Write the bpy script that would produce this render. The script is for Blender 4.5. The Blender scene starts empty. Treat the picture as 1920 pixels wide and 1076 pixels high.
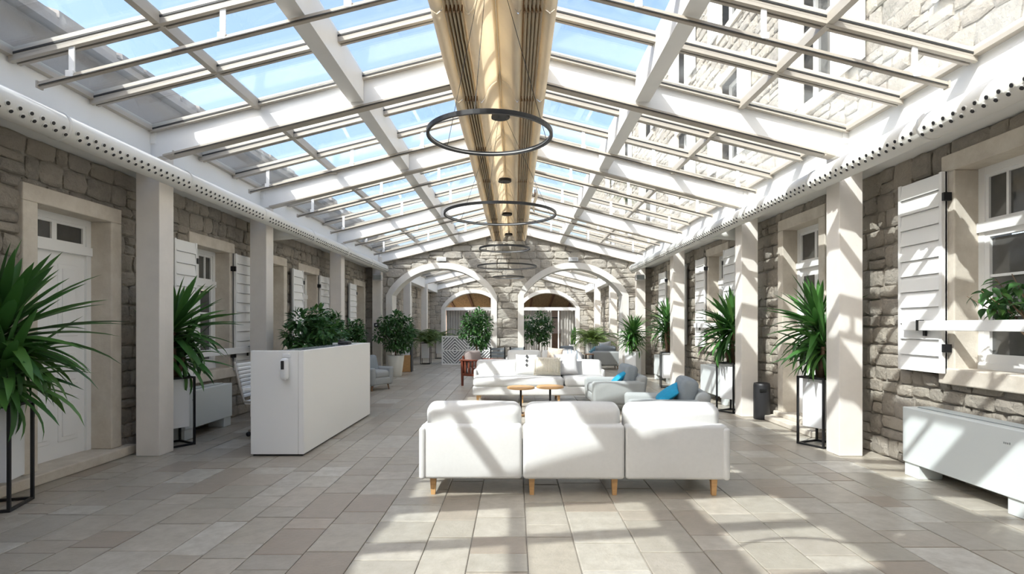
import bpy, math, random
from mathutils import Vector, Matrix, Euler
random.seed(7)
S = bpy.context.scene
COL = S.collection
# ---------------------------------------------------------------- camera
FPX, VX, VY, EYE = 1040.0, 965.0, 610.0, 1.45      # focal length in pixels, vanishing point, eye height
cam_d = bpy.data.cameras.new('camera'); cam = bpy.data.objects.new('camera', cam_d); COL.objects.link(cam)
cam_d.sensor_width = 36.0; cam_d.lens = 36.0 * FPX / 1920.0
cam_d.shift_x = (960.0 - VX) / 1920.0; cam_d.shift_y = (VY - 538.0) / 1920.0
cam_d.clip_start = 0.05; cam_d.clip_end = 300
cam.location = (0, 0, EYE); cam.rotation_euler = (math.pi / 2, 0, 0)
S.camera = cam
# ---------------------------------------------------------------- sky and sun
SUN = Vector((0.735, 0.725, -1.0)).normalized()
w = bpy.data.worlds.new('sky'); S.world = w; w.use_nodes = True
wn = w.node_tree.nodes; wl = w.node_tree.links
# hazy summer sky with the sun behind the camera on the reception side
sky = wn.new('ShaderNodeTexSky'); sky.sky_type = 'NISHITA'; sky.sun_disc = False
sky.sun_elevation = math.asin(-SUN.z); sky.sun_rotation = math.atan2(-SUN.x, -SUN.y)
sky.air_density = 1.0; sky.dust_density = 3.6; sky.ozone_density = 1.0; sky.altitude = 0
bg = wn['Background']; bg.inputs['Strength'].default_value = 0.195
wl.new(sky.outputs[0], bg.inputs['Color'])
sd = bpy.data.lights.new('sun', 'SUN'); sd.energy = 2.75; sd.angle = math.radians(0.6); sd.color = (1.0, 0.975, 0.94)
so = bpy.data.objects.new('sun', sd); COL.objects.link(so); so.location = (-8, -8, 14)
so.rotation_euler = SUN.to_track_quat('-Z', 'Y').to_euler()
S.view_settings.view_transform = 'Standard'; S.view_settings.look = 'None'
S.view_settings.exposure = 1.25; S.view_settings.gamma = 1.0; S.view_settings.use_curve_mapping = False
S.cycles.max_bounces = 10; S.cycles.diffuse_bounces = 6; S.cycles.transparent_max_bounces = 16

# ---------------------------------------------------------------- helpers
def rnd(a, b): return random.uniform(a, b)

class MB:
    """collects shapes; build() links them as one mesh object"""
    def __init__(self): self.v = []; self.f = []
    def add(self, vs, fs):
        n = len(self.v); self.v += [tuple(p) for p in vs]; self.f += [tuple(i + n for i in f) for f in fs]; return self
    def hexa(self, p):      # 8 points, bottom 4 then top 4
        return self.add(p, [(0, 3, 2, 1), (4, 5, 6, 7), (0, 1, 5, 4), (1, 2, 6, 5), (2, 3, 7, 6), (3, 0, 4, 7)])
    def box(self, x0, x1, y0, y1, z0, z1):
        x0, x1 = min(x0, x1), max(x0, x1); y0, y1 = min(y0, y1), max(y0, y1); z0, z1 = min(z0, z1), max(z0, z1)
        return self.hexa([(x0, y0, z0), (x1, y0, z0), (x1, y1, z0), (x0, y1, z0), (x0, y0, z1), (x1, y0, z1), (x1, y1, z1), (x0, y1, z1)])
    def bbox(self, x0, x1, y0, y1, z0, z1, r=0.008):   # box with chamfered edges
        return self.rbox((x0 + x1) / 2, (y0 + y1) / 2, (z0 + z1) / 2, abs(x1 - x0), abs(y1 - y0), abs(z1 - z0), r, 1, 1)
    def rbox(self, cx, cy, cz, sx, sy, sz, r, n=3, k=3, puff=(0, 0, 0)):
        h = (sx / 2, sy / 2, sz / 2); r = min(r, min(h) * 0.999)
        def params(hh):
            c = hh - r; out = []
            for i in range(n + 1): out.append(-(c + r * math.tan((1 - i / n) * math.pi / 4)))
            for i in range(1, k): out.append(-c + 2 * c * i / k)
            return out + [-t for t in reversed(out[:n + 1])]
        P = [params(a) for a in h]; idx = {}; fs = []; vs = []
        def vert(p):
            core = [max(-(h[i] - r), min(h[i] - r, p[i])) for i in range(3)]
            d = Vector([p[i] - core[i] for i in range(3)])
            if d.length > 1e-9: d = d.normalized() * r
            q = [core[i] + d[i] for i in range(3)]
            u = [q[i] / h[i] for i in range(3)]
            for a in range(3):
                if puff[a]:
                    b, c = (a + 1) % 3, (a + 2) % 3
                    q[a] += puff[a] * u[a] * max(0, 1 - u[b] ** 2) ** .7 * max(0, 1 - u[c] ** 2) ** .7
            key = (round(p[0], 5), round(p[1], 5), round(p[2], 5))
            if key not in idx: idx[key] = len(vs); vs.append((q[0] + cx, q[1] + cy, q[2] + cz))
            return idx[key]
        for a in range(3):
            b, c = (a + 1) % 3, (a + 2) % 3
            for s in (-1, 1):
                for i in range(len(P[b]) - 1):
                    for j in range(len(P[c]) - 1):
                        q = []
                        for (ii, jj) in ((i, j), (i + 1, j), (i + 1, j + 1), (i, j + 1)):
                            p = [0, 0, 0]; p[a] = s * h[a]; p[b] = P[b][ii]; p[c] = P[c][jj]; q.append(vert(p))
                        fs.append(tuple(q) if s > 0 else tuple(reversed(q)))
        return self.add(vs, fs)
    def tube(self, pts, r, n=8, cap=True):
        pts = [Vector(p) for p in pts]; rr = r if isinstance(r, (list, tuple)) else [r] * len(pts)
        rings = []; vs = []; fs = []
        for i, p in enumerate(pts):
            t = (pts[min(i + 1, len(pts) - 1)] - pts[max(i - 1, 0)]).normalized()
            a = t.cross(Vector((0, 0, 1)))
            if a.length < 1e-3: a = t.cross(Vector((0, 1, 0)))
            a.normalize(); b = t.cross(a)
            for k in range(n):
                th = 2 * math.pi * k / n; vs.append(p + (a * math.cos(th) + b * math.sin(th)) * rr[i])
        for i in range(len(pts) - 1):
            for k in range(n):
                fs.append((i * n + k, i * n + (k + 1) % n, (i + 1) * n + (k + 1) % n, (i + 1) * n + k))
        if cap: fs.append(tuple(reversed(range(n)))); fs.append(tuple((len(pts) - 1) * n + k for k in range(n)))
        return self.add(vs, [tuple(reversed(f)) for f in fs])
    def lathe(self, prof, cx=0, cy=0, n=24):
        vs = []; fs = []
        for (r, z) in prof:
            for k in range(n):
                th = 2 * math.pi * k / n; vs.append((cx + r * math.cos(th), cy + r * math.sin(th), z))
        for i in range(len(prof) - 1):
            for k in range(n): fs.append((i * n + k, i * n + (k + 1) % n, (i + 1) * n + (k + 1) % n, (i + 1) * n + k))
        fs.append(tuple(reversed(range(n)))); fs.append(tuple((len(prof) - 1) * n + k for k in range(n)))
        return self.add(vs, fs)
    def mesh(self, name, mat, smooth=False):
        m = bpy.data.meshes.new(name); m.from_pydata(self.v, [], self.f)
        m.materials.append(M[mat] if isinstance(mat, str) else mat)
        if smooth:
            m.polygons.foreach_set('use_smooth', [True] * len(m.polygons))
        m.update(); return m
    def build(self, name, mat, parent=None, smooth=False, loc=None, rot=None):
        return link(name, self.mesh(name, mat, smooth), parent, loc, rot)

def link(name, data, parent=None, loc=None, rot=None, scale=None):
    o = bpy.data.objects.new(name, data); COL.objects.link(o)
    if parent is not None: o.parent = parent
    if loc is not None: o.location = loc
    if rot is not None: o.rotation_euler = rot
    if scale is not None: o.scale = scale
    return o
def empty(name, loc=(0, 0, 0), rz=0.0):
    o = link(name, None, None, loc, (0, 0, rz)); o.empty_display_size = 0.1; return o
def tag(o, label, cat, group=None):
    o['label'] = label; o['category'] = cat
    if group: o['group'] = group
    return o
def struct(o, label=None):
    o['kind'] = 'structure'
    if label: o['label'] = label
    return o
def stuff(o): o['kind'] = 'stuff'; return o
def thing(name, label, cat, loc=(0, 0, 0), rz=0.0, group=None): return tag(empty(name, loc, rz), label, cat, group)
def copy_tree(o, parent=None):
    c = o.copy(); COL.objects.link(c)
    if parent is not None: c.parent = parent
    for ch in list(o.children): copy_tree(ch, c)
    return c

# ---------------------------------------------------------------- materials
M = {}
def mat(name, col, rough=0.5, metal=0.0, var=0.0, vscale=6.0, bump=0.0, bscale=40.0, col2=None, spec=0.5, rand=None, translucent=0.0, stretch=(1, 1, 1), detail=6, bdist=.02):
    m = bpy.data.materials.new(name); m.use_nodes = True; M[name] = m
    N = m.node_tree.nodes; L = m.node_tree.links; b = N['Principled BSDF']
    b.inputs['Roughness'].default_value = rough; b.inputs['Metallic'].default_value = metal
    b.inputs['Specular IOR Level'].default_value = spec
    b.inputs['Base Color'].default_value = (*col, 1)
    geo = N.new('ShaderNodeNewGeometry'); out = None
    mp = N.new('ShaderNodeMapping'); mp.inputs['Scale'].default_value = stretch; L.new(geo.outputs['Position'], mp.inputs['Vector'])
    if rand:      # list of colours picked piece by piece (object random + island random)
        oi = N.new('ShaderNodeObjectInfo'); ad = N.new('ShaderNodeMath'); ad.operation = 'ADD'
        L.new(oi.outputs['Random'], ad.inputs[0]); L.new(geo.outputs['Random Per Island'], ad.inputs[1])
        fr = N.new('ShaderNodeMath'); fr.operation = 'FRACT'; L.new(ad.outputs[0], fr.inputs[0])
        rp = N.new('ShaderNodeValToRGB'); rp.color_ramp.interpolation = 'LINEAR'
        el = rp.color_ramp.elements
        while len(el) < len(rand): el.new(0.5)
        for i, c in enumerate(rand): el[i].position = i / (len(rand) - 1); el[i].color = (*c, 1)
        L.new(fr.outputs[0], rp.inputs[0]); out = rp.outputs[0]
    if var or col2:
        nz = N.new('ShaderNodeTexNoise'); nz.inputs['Scale'].default_value = vscale; nz.inputs['Detail'].default_value = detail
        nz.inputs['Roughness'].default_value = 0.65; L.new(mp.outputs[0], nz.inputs['Vector'])
        mr = N.new('ShaderNodeMapRange'); mr.inputs['From Min'].default_value = 0.3; mr.inputs['From Max'].default_value = 0.7
        L.new(nz.outputs['Fac'], mr.inputs['Value'])
        if col2:
            mx = N.new('ShaderNodeMix'); mx.data_type = 'RGBA'; L.new(mr.outputs[0], mx.inputs['Factor'])
            mx.inputs['A'].default_value = (*col, 1); mx.inputs['B'].default_value = (*col2, 1)
            if out is not None: L.new(out, mx.inputs['A'])
            out = mx.outputs['Result']
            if rand: mx.inputs['Factor'].default_value = 0.4; sc = N.new('ShaderNodeMath'); sc.operation = 'MULTIPLY'; sc.inputs[1].default_value = var; L.new(mr.outputs[0], sc.inputs[0]); L.new(sc.outputs[0], mx.inputs['Factor'])
        else:
            mr.inputs['To Min'].default_value = 1 - var; mr.inputs['To Max'].default_value = 1 + var * .6
            mx = N.new('ShaderNodeVectorMath'); mx.operation = 'SCALE'
            if out is None:
                c = N.new('ShaderNodeRGB'); c.outputs[0].default_value = (*col, 1); out = c.outputs[0]
            L.new(out, mx.inputs[0]); L.new(mr.outputs[0], mx.inputs['Scale']); out = mx.outputs[0]
    if out is not None: L.new(out, b.inputs['Base Color'])
    if bump:
        nb = N.new('ShaderNodeTexNoise'); nb.inputs['Scale'].default_value = bscale; nb.inputs['Detail'].default_value = 8
        nb.inputs['Roughness'].default_value = 0.7; L.new(mp.outputs[0], nb.inputs['Vector'])
        bp = N.new('ShaderNodeBump'); bp.inputs['Strength'].default_value = bump; bp.inputs['Distance'].default_value = bdist
        L.new(nb.outputs['Fac'], bp.inputs['Height']); L.new(bp.outputs[0], b.inputs['Normal'])
    if translucent:
        tr = N.new('ShaderNodeBsdfTranslucent'); ms = N.new('ShaderNodeMixShader'); ms.inputs[0].default_value = translucent
        tr.inputs[0].default_value = (*col, 1)
        if out is not None: L.new(out, tr.inputs[0])
        L.new(b.outputs[0], ms.inputs[1]); L.new(tr.outputs[0], ms.inputs[2]); L.new(ms.outputs[0], N['Material Output'].inputs[0])
    return m
def glass(name, tint, ior=1.5, dust=0.0, rough=0.01):
    m = bpy.data.materials.new(name); m.use_nodes = True; M[name] = m
    N = m.node_tree.nodes; L = m.node_tree.links; N.remove(N['Principled BSDF'])
    t = N.new('ShaderNodeBsdfTransparent'); t.inputs[0].default_value = (*tint, 1)
    g = N.new('ShaderNodeBsdfGlossy'); g.inputs['Roughness'].default_value = rough; g.inputs['Color'].default_value = (1, 1, 1, 1)
    # Schlick reflectance, the same on both faces of the pane
    geo = N.new('ShaderNodeNewGeometry'); dt = N.new('ShaderNodeVectorMath'); dt.operation = 'DOT_PRODUCT'
    L.new(geo.outputs['Incoming'], dt.inputs[0]); L.new(geo.outputs['Normal'], dt.inputs[1])
    def mth(op, a, b=None):
        n = N.new('ShaderNodeMath'); n.operation = op
        for i, q in enumerate((a, b)):
            if q is None: continue
            if isinstance(q, (int, float)): n.inputs[i].default_value = q
            else: L.new(q, n.inputs[i])
        return n.outputs[0]
    r0 = ((ior - 1) / (ior + 1)) ** 2
    fac = mth('ADD', mth('MULTIPLY', mth('POWER', mth('SUBTRACT', 1.0, mth('ABSOLUTE', dt.outputs['Value'])), 5.0), 1 - r0), r0)
    mx = N.new('ShaderNodeMixShader'); L.new(fac, mx.inputs[0]); L.new(t.outputs[0], mx.inputs[1]); L.new(g.outputs[0], mx.inputs[2])
    last = mx
    if dust:
        d = N.new('ShaderNodeBsdfTranslucent'); d.inputs[0].default_value = (.9, .93, .95, 1)
        m2 = N.new('ShaderNodeMixShader'); m2.inputs[0].default_value = dust; L.new(mx.outputs[0], m2.inputs[1]); L.new(d.outputs[0], m2.inputs[2]); last = m2
    L.new(last.outputs[0], N['Material Output'].inputs[0]); return m

mat('white_paint', (.87, .87, .86), .45)
mat('white_steel', (.86, .85, .83), .4, var=.03, vscale=3)
mat('frame_alu', (.47, .425, .365), .4)
mat('gasket', (.03, .03, .03), .6)
mat('column_plaster', (.79, .745, .69), .8, var=.05, vscale=4, bump=.05, bscale=60)
mat('limestone', (.70, .645, .56), .85, var=.0, vscale=5, bump=.25, bscale=30, col2=(.56, .50, .42))
mat('arch_plaster', (.74, .72, .68), .85, bump=.15, bscale=25, col2=(.64, .61, .57), vscale=3)
mat('mortar', (.42, .385, .335), .95, var=.3, vscale=14, bump=.6, bscale=40)
STONES = [(.37, .325, .27), (.50, .445, .37), (.32, .29, .25), (.56, .50, .42), (.42, .365, .30), (.47, .43, .38), (.30, .265, .23), (.52, .465, .38)]
mat('rubble', (.4, .36, .3), .92, rand=STONES, var=.7, col2=(.54, .49, .415), vscale=13, bump=1.0, bscale=16, bdist=.06)
GSTONES = [(.40, .37, .33), (.52, .48, .42), (.36, .34, .31), (.58, .54, .47), (.46, .42, .36), (.42, .40, .37)]
mat('ashlar', (.4, .36, .3), .92, rand=GSTONES, var=.7, col2=(.52, .48, .42), vscale=8, bump=1.0, bscale=13, bdist=.06)
mat('floor_mortar', (.43, .39, .335), .8, var=.2, vscale=20)
PAVE = [(c[0] * 1.14, c[1] * 1.14, c[2] * 1.11) for c in [(.36, .32, .265), (.42, .385, .335), (.34, .315, .28), (.40, .345, .29), (.47, .435, .385), (.35, .325, .28), (.39, .35, .30), (.30, .245, .20), (.43, .40, .35), (.54, .515, .475), (.38, .345, .295)]]
mat('paver', (.4, .36, .3), .30, rand=PAVE, var=.7, col2=(.285, .25, .20), vscale=9, bump=.22, bscale=40, spec=.45, detail=12)
mat('oak', (.60, .35, .15), .45, var=.18, vscale=10, stretch=(1, 1, 8))
mat('sofa_white', (.65, .645, .63), .9, var=.03, vscale=30, bump=.08, bscale=300)
mat('sofa_grey', (.36, .375, .37), .95, var=.06, vscale=80, bump=.1, bscale=300)
mat('grey_cushion', (.27, .30, .32), .95, var=.06, vscale=80, bump=.1, bscale=300)
mat('teal', (.01, .30, .52), .8, var=.1, vscale=30)
mat('pale_blue', (.30, .62, .80), .8, var=.1, vscale=30)
mat('cream_knit', (.74, .69, .58), .95, var=.12, vscale=40, bump=.4, bscale=90)
mat('pillow_grey', (.62, .61, .61), .95, var=.05, vscale=30)
mat('pillow_tan', (.62, .52, .42), .95, var=.3, vscale=30)
mat('stripe_blue', (.33, .40, .48), .9)
mat('black_metal', (.012, .012, .013), .4)
mat('black_plastic', (.02, .02, .022), .45)
mat('dark_hole', (.002, .002, .002), .9)
mat('planter_white', (.80, .81, .82), .35)
mat('pot_cream', (.70, .68, .60), .6)
mat('soil', (.05, .035, .025), .95, bump=.5, bscale=60)
mat('trunk', (.20, .13, .08), .9, var=.3, vscale=30, bump=.6, bscale=50)
mat('yucca_leaf', (.06, .16, .04), .42, rand=[(.035, .11, .025), (.07, .20, .04), (.05, .15, .032), (.12, .27, .055)], translucent=.18)
mat('ficus_leaf', (.05, .13, .04), .4, rand=[(.03, .09, .025), (.065, .17, .045), (.04, .125, .035), (.11, .24, .055)], translucent=.15)
mat('palm_leaf', (.09, .15, .03), .5, rand=[(.07, .12, .025), (.13, .19, .04), (.10, .16, .03)], translucent=.2)
mat('heater_white', (.72, .76, .75), .38)
mat('grille_grey', (.28, .31, .31), .5)
mat('dark_glass', (.10, .10, .095), .08, spec=.8, var=.4, vscale=1.5)
mat('curtain', (.40, .385, .36), .95, var=.12, vscale=3, stretch=(8, 8, .6))
mat('blind_fabric', (.97, .89, .75), .85, translucent=.55, var=.05, vscale=4)
mat('blind_clip', (.30, .17, .08), .6)
mat('red_wood', (.16, .042, .022), .4, var=.2, vscale=12)
mat('taupe', (.30, .25, .235), .95, var=.1, vscale=30)
mat('thatch', (.66, .50, .27), .9, var=.45, vscale=14, bump=.6, bscale=30, stretch=(1, .3, 1))
mat('brown_wood', (.30, .165, .085), .6, var=.25, vscale=6)
mat('room_plaster', (.58, .44, .36), .9)
mat('duct_white', (.80, .79, .75), .45)
mat('roof_tile', (.30, .27, .25), .9, rand=[(.30, .27, .25), (.40, .36, .32), (.24, .22, .21)], bump=.6, bscale=20)
mat('counter_grey', (.34, .36, .38), .15)
mat('screen_grey', (.19, .20, .21), .7)
mat('led_white', (.45, .45, .45), .5)
glass('roof_glass', (.93, .965, .975), 1.5, dust=.012)

# ---------------------------------------------------------------- layout (metres; x right, y away from the camera, z up)
XC = -0.17                       # centre line of the hall
WALL, COLI, COLO, FAS = 4.30, 3.77, 4.03, 3.86     # half widths: wall face, column inner / outer face, fascia
XL, XR = XC - WALL, XC + WALL
ZE, PITCH = 3.65, 0.25           # glass height at the eave, roof pitch
SOF = 3.18
YB, Y1, Y2 = -3.4, 16.62, 29.0   # rear wall, arched wall, far arched wall
RAFT = [-2.55, 1.80, 6.15, 8.80, 12.60, 16.48]
NSASH = [5, 5, 3, 4, 4]
RAFT2 = [17.25, 20.9, 24.9, 28.9]; NSASH2 = [4, 4, 4]
def zg(rx): return ZE + PITCH * (FAS - abs(rx))     # glass height at distance rx from the centre line

# ---------------------------------------------------------------- shared pieces
def stone_variants(n, mat_name, depth_round=.6):
    out = []
    for i in range(n):
        m = MB(); base = [(-.5, -.5), (0, -.5), (.5, -.5), (.5, 0), (.5, .5), (0, .5), (-.5, .5), (-.5, 0)]
        o = []
        for k, (a, b) in enumerate(base):
            j = .075 if k % 2 else .06
            s = .92 if k % 2 == 0 else 1.03
            o.append((a * s + rnd(-j, j), b * s + rnd(-j, j)))
        v = [(a, b, 0) for a, b in o] + [(a, b, .55 + rnd(-.1, .1)) for a, b in o] + [(a * .8 + rnd(-.03, .03), b * .76 + rnd(-.04, .04), .95 + rnd(-.18, .12)) for a, b in o] + [(rnd(-.1, .1), rnd(-.1, .1), 1.05 + rnd(-.15, .15))]
        f = []
        for k in range(8):
            q = (k + 1) % 8
            f += [(k, q, 8 + q, 8 + k), (8 + k, 8 + q, 16 + q, 16 + k), (16 + k, 16 + q, 24)]
        m.add(v, f); out.append((m, m.mesh('stone', mat_name)))
    return out
RUB = stone_variants(10, 'rubble'); ASH = stone_variants(10, 'ashlar')

def place_stones(parent, cells, frame, variants, nobj, key, mat_name, depth=(.03, .055)):
    """cells: (u0,u1,v0,v1) on the wall; frame(u,v,w) -> world; the nobj largest in view become objects, the rest one joined part"""
    cells = sorted(cells, key=key); joined = MB()
    o0 = Vector(frame(0, 0, 0)); U = Vector(frame(1, 0, 0)) - o0; V = Vector(frame(0, 1, 0)) - o0; W = Vector(frame(0, 0, 1)) - o0
    flip = U.cross(V).dot(W) < 0
    for i, (u0, u1, v0, v1) in enumerate(cells):
        mb, me = random.choice(variants); g = .009
        su, sv, sw = u1 - u0 - g, v1 - v0 - g, rnd(*depth); c = Vector(frame((u0 + u1) / 2, (v0 + v1) / 2, 0))
        if flip: su = -su
        if i < nobj:
            o = link('stone', me, parent)
            mt = Matrix.Identity(4)
            mt.col[0][:3] = U * su; mt.col[1][:3] = V * sv; mt.col[2][:3] = W * sw; mt.col[3][:3] = c
            o.matrix_basis = mt
        else:
            joined.add([c + U * su * p[0] + V * sv * p[1] + W * sw * p[2] for p in mb.v], mb.f)
    if joined.v: stuff(joined.build('stone_masonry', mat_name, parent))

def rubble_cells(u0, u1, v0, v1, holes, hrange=(.11, .25), lrange=(.13, .42), top=None, vmax=None):
    """courses of stones with holes (ua,ub,va,vb) left out"""
    cells = []; v = v0
    def fill(a, b, c, d):
        if b - a < .05 or d - c < .05: return
        p = a
        while p < b - 1e-6:
            l = rnd(*lrange) * (0.7 + 1.2 * (d - c))
            if b - p - l < .12: l = b - p
            dd = d
            if (d - c) > .2 and random.random() < .22 and l > .15:
                k = c + (d - c) * rnd(.4, .6); cells.append((p, p + l, c, k)); cells.append((p, p + l, k, d))
            else: cells.append((p, p + l, c + rnd(-.008, .008), d + rnd(-.008, .008)))
            p += l
    while v < v1 - 1e-6:
        h = rnd(*hrange)
        if v1 - v - h < .1: h = v1 - v
        hs = [k for k in holes if k[2] < v + h and k[3] > v]
        cuts = sorted(set([u0, u1] + [min(max(t, u0), u1) for k in hs for t in (k[0], k[1])]))
        for a, b in zip(cuts[:-1], cuts[1:]):
            mid = (a + b) / 2; cov = [k for k in hs if k[0] < mid < k[1]]
            if not cov: fill(a, b, v, v + h)
            else:
                lo = min(k[2] for k in cov); hi = max(k[3] for k in cov)
                if lo - v > .05: fill(a, b, v, lo)
                if v + h - hi > .05: fill(a, b, hi, v + h)
        v += h
    return cells

def wall_mesh(mb, frame, u0, u1, v0, v1, holes, w0, w1):
    us = sorted(set([u0, u1] + [t for k in holes for t in k[:2]])); vs = sorted(set([v0, v1] + [t for k in holes for t in k[2:]]))
    for a, b in zip(us[:-1], us[1:]):
        for c, d in zip(vs[:-1], vs[1:]):
            mu, mv = (a + b) / 2, (c + d) / 2
            if any(k[0] < mu < k[1] and k[2] < mv < k[3] for k in holes): continue
            p, q = frame(a, c, w0), frame(b, d, w1); mb.box(p[0], q[0], p[1], q[1], p[2], q[2])

# ---------------------------------------------------------------- floor
floor = struct(MB().box(XL - .6, XR + .6, YB - .5, 38, -.3, -.012).build('floor', 'floor_mortar'))
def paver_mesh():
    m = MB(); b = .018
    v = [(-.5, -.5, -1), (.5, -.5, -1), (.5, .5, -1), (-.5, .5, -1), (-.5, -.5, -.2), (.5, -.5, -.2), (.5, .5, -.2), (-.5, .5, -.2),
         (-.5 + b, -.5 + b, 0), (.5 - b, -.5 + b, 0), (.5 - b, .5 - b, 0), (-.5 + b, .5 - b, 0)]
    return m.add(v, [(0, 1, 5, 4), (1, 2, 6, 5), (2, 3, 7, 6), (3, 0, 4, 7), (4, 5, 9, 8), (5, 6, 10, 9), (6, 7, 11, 10), (7, 4, 8, 11), (8, 9, 10, 11)])
PV = paver_mesh(); PVM = PV.mesh('paver', 'paver')
cells = []; x = XL
while x < XR - .02:
    wd = random.choice((.24, .29, .33, .36, .40)) * rnd(.96, 1.04)
    if XR - x - wd < .18: wd = XR - x
    y = YB + rnd(0, .3)
    while y < Y2 + 6:
        l = random.choice((.22, .28, .36, .42, .5, .58)) * rnd(.92, 1.08); cells.append((x, x + wd, y, y + l)); y += l
    x += wd
def pkey(c):
    y = (c[2] + c[3]) / 2; xm = (c[0] + c[1]) / 2
    if y < 3.05 or abs(xm) / y > .95: return 1e3 + abs(y)
    return y
cells.sort(key=pkey); jm = MB()
for i, (a, b, c, d) in enumerate(cells):
    g = .007; z = rnd(-.003, .0); sx, sy, cx, cy = b - a - g, d - c - g, (a + b) / 2, (c + d) / 2
    if i < 300: link('paver', PVM, floor, (cx, cy, z), None, (sx, sy, .012))
    else: jm.add([(cx + p[0] * sx, cy + p[1] * sy, z + p[2] * .012) for p in PV.v], PV.f)
stuff(jm.build('paving', 'paver', floor))

# ---------------------------------------------------------------- openings in the two long walls
# (name, y0, y1 of the opening, z0, z1, transom height, kind)
LEFT = [('door', 5.12, 6.05, .10, 2.58, 2.20), ('window', 7.66, 8.56, .80, 2.57, 2.03), ('door', 9.62, 10.57, .10, 2.58, 2.2),
        ('window', 11.46, 12.34, .80, 2.57, 2.03), ('window', 15.36, 16.2, .80, 2.57, 2.03)]
RIGHT = [('window', 4.10, 5.12, 1.05, 2.89, 2.30), ('door', 7.42, 8.40, .14, 2.89, 2.30), ('window', 10.72, 11.62, 1.05, 2.89, 2.30),
         ('window', 13.75, 14.65, 1.05, 2.89, 2.30)]
def frameL(u, v, w): return (XL + w, u, v)
def frameR(u, v, w): return (XR - w, u, v)
JW = .16
def side_wall(name, frame, opens, top, ymin):
    holes = [(o[1] - .1, o[2] + .1, (0 if o[0] == 'door' else o[3] - .08), o[4] + .1) for o in opens]
    mb = MB(); wall_mesh(mb, frame, YB, Y1 + .5, 0, top, holes, -.55, 0)
    wl_ = struct(mb.build(name, 'mortar'))
    sh = [(a - JW + .05, b + JW - .05, (0 if k == 'door' else c - .1), d + JW - .06) for (k, a, b, c, d, t) in opens]
    cl = rubble_cells(ymin, Y1, 0.0, top, sh)
    place_stones(wl_, cl, frame, RUB, 300, lambda c: (c[0] + c[1]) / 2 if (c[0] + c[1]) / 2 > 4.3 else 50, 'rubble')
    return wl_
wall_left = side_wall('wall_left', frameL, LEFT, SOF, 3.4)
wall_right = side_wall('wall_right', frameR, RIGHT, SOF, 3.4)
mb = MB().box(XL - .6, XR + .6, YB - .4, YB, 0, 4.7); struct(mb.build('wall_rear', 'column_plaster'))

# ---------------------------------------------------------------- doors, windows, shutters
wcount = [0]; dcount = [0]
def bx(frame, u0, u1, w0, w1, v0, v1, mb=None, r=None):
    mb = mb or MB(); p, q = frame(u0, v0, w0), frame(u1, v1, w1)
    if r: mb.bbox(min(p[0], q[0]), max(p[0], q[0]), min(p[1], q[1]), max(p[1], q[1]), min(p[2], q[2]), max(p[2], q[2]), r)
    else: mb.box(p[0], q[0], p[1], q[1], p[2], q[2])
    return mb
def shutter(frame, root, ua, ub, v0, v1, hinge_u):
    m = MB(); st = .035
    bx(frame, ua, ub, .085, .10, v0, v1, m); bx(frame, ua, ua + st, .08, .135, v0, v1, m); bx(frame, ub - st, ub, .08, .135, v0, v1, m)
    sh = m.build('shutter', 'white_paint', root)
    n = 12; hh = (v1 - v0) / n
    for i in range(n):
        a = v0 + i * hh; b = a + hh - .006; k = MB()
        pts = [frame(ua + st, a, .10), frame(ub - st, a, .10), frame(ub - st, a, .139), frame(ua + st, a, .139),
               frame(ua + st, b, .10), frame(ub - st, b, .10), frame(ub - st, b, .119), frame(ua + st, b, .119)]
        k.hexa(pts); k.build('slat', 'white_paint', sh)
    for vz in (v0 + .2, v1 - .28):
        d = .03 if hinge_u > ub - .01 else -.03
        bx(frame, hinge_u - .02, hinge_u + .03 if d > 0 else hinge_u - .05, .078, .15, vz, vz + .075).build('hinge', 'black_metal', sh)
    return sh
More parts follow.
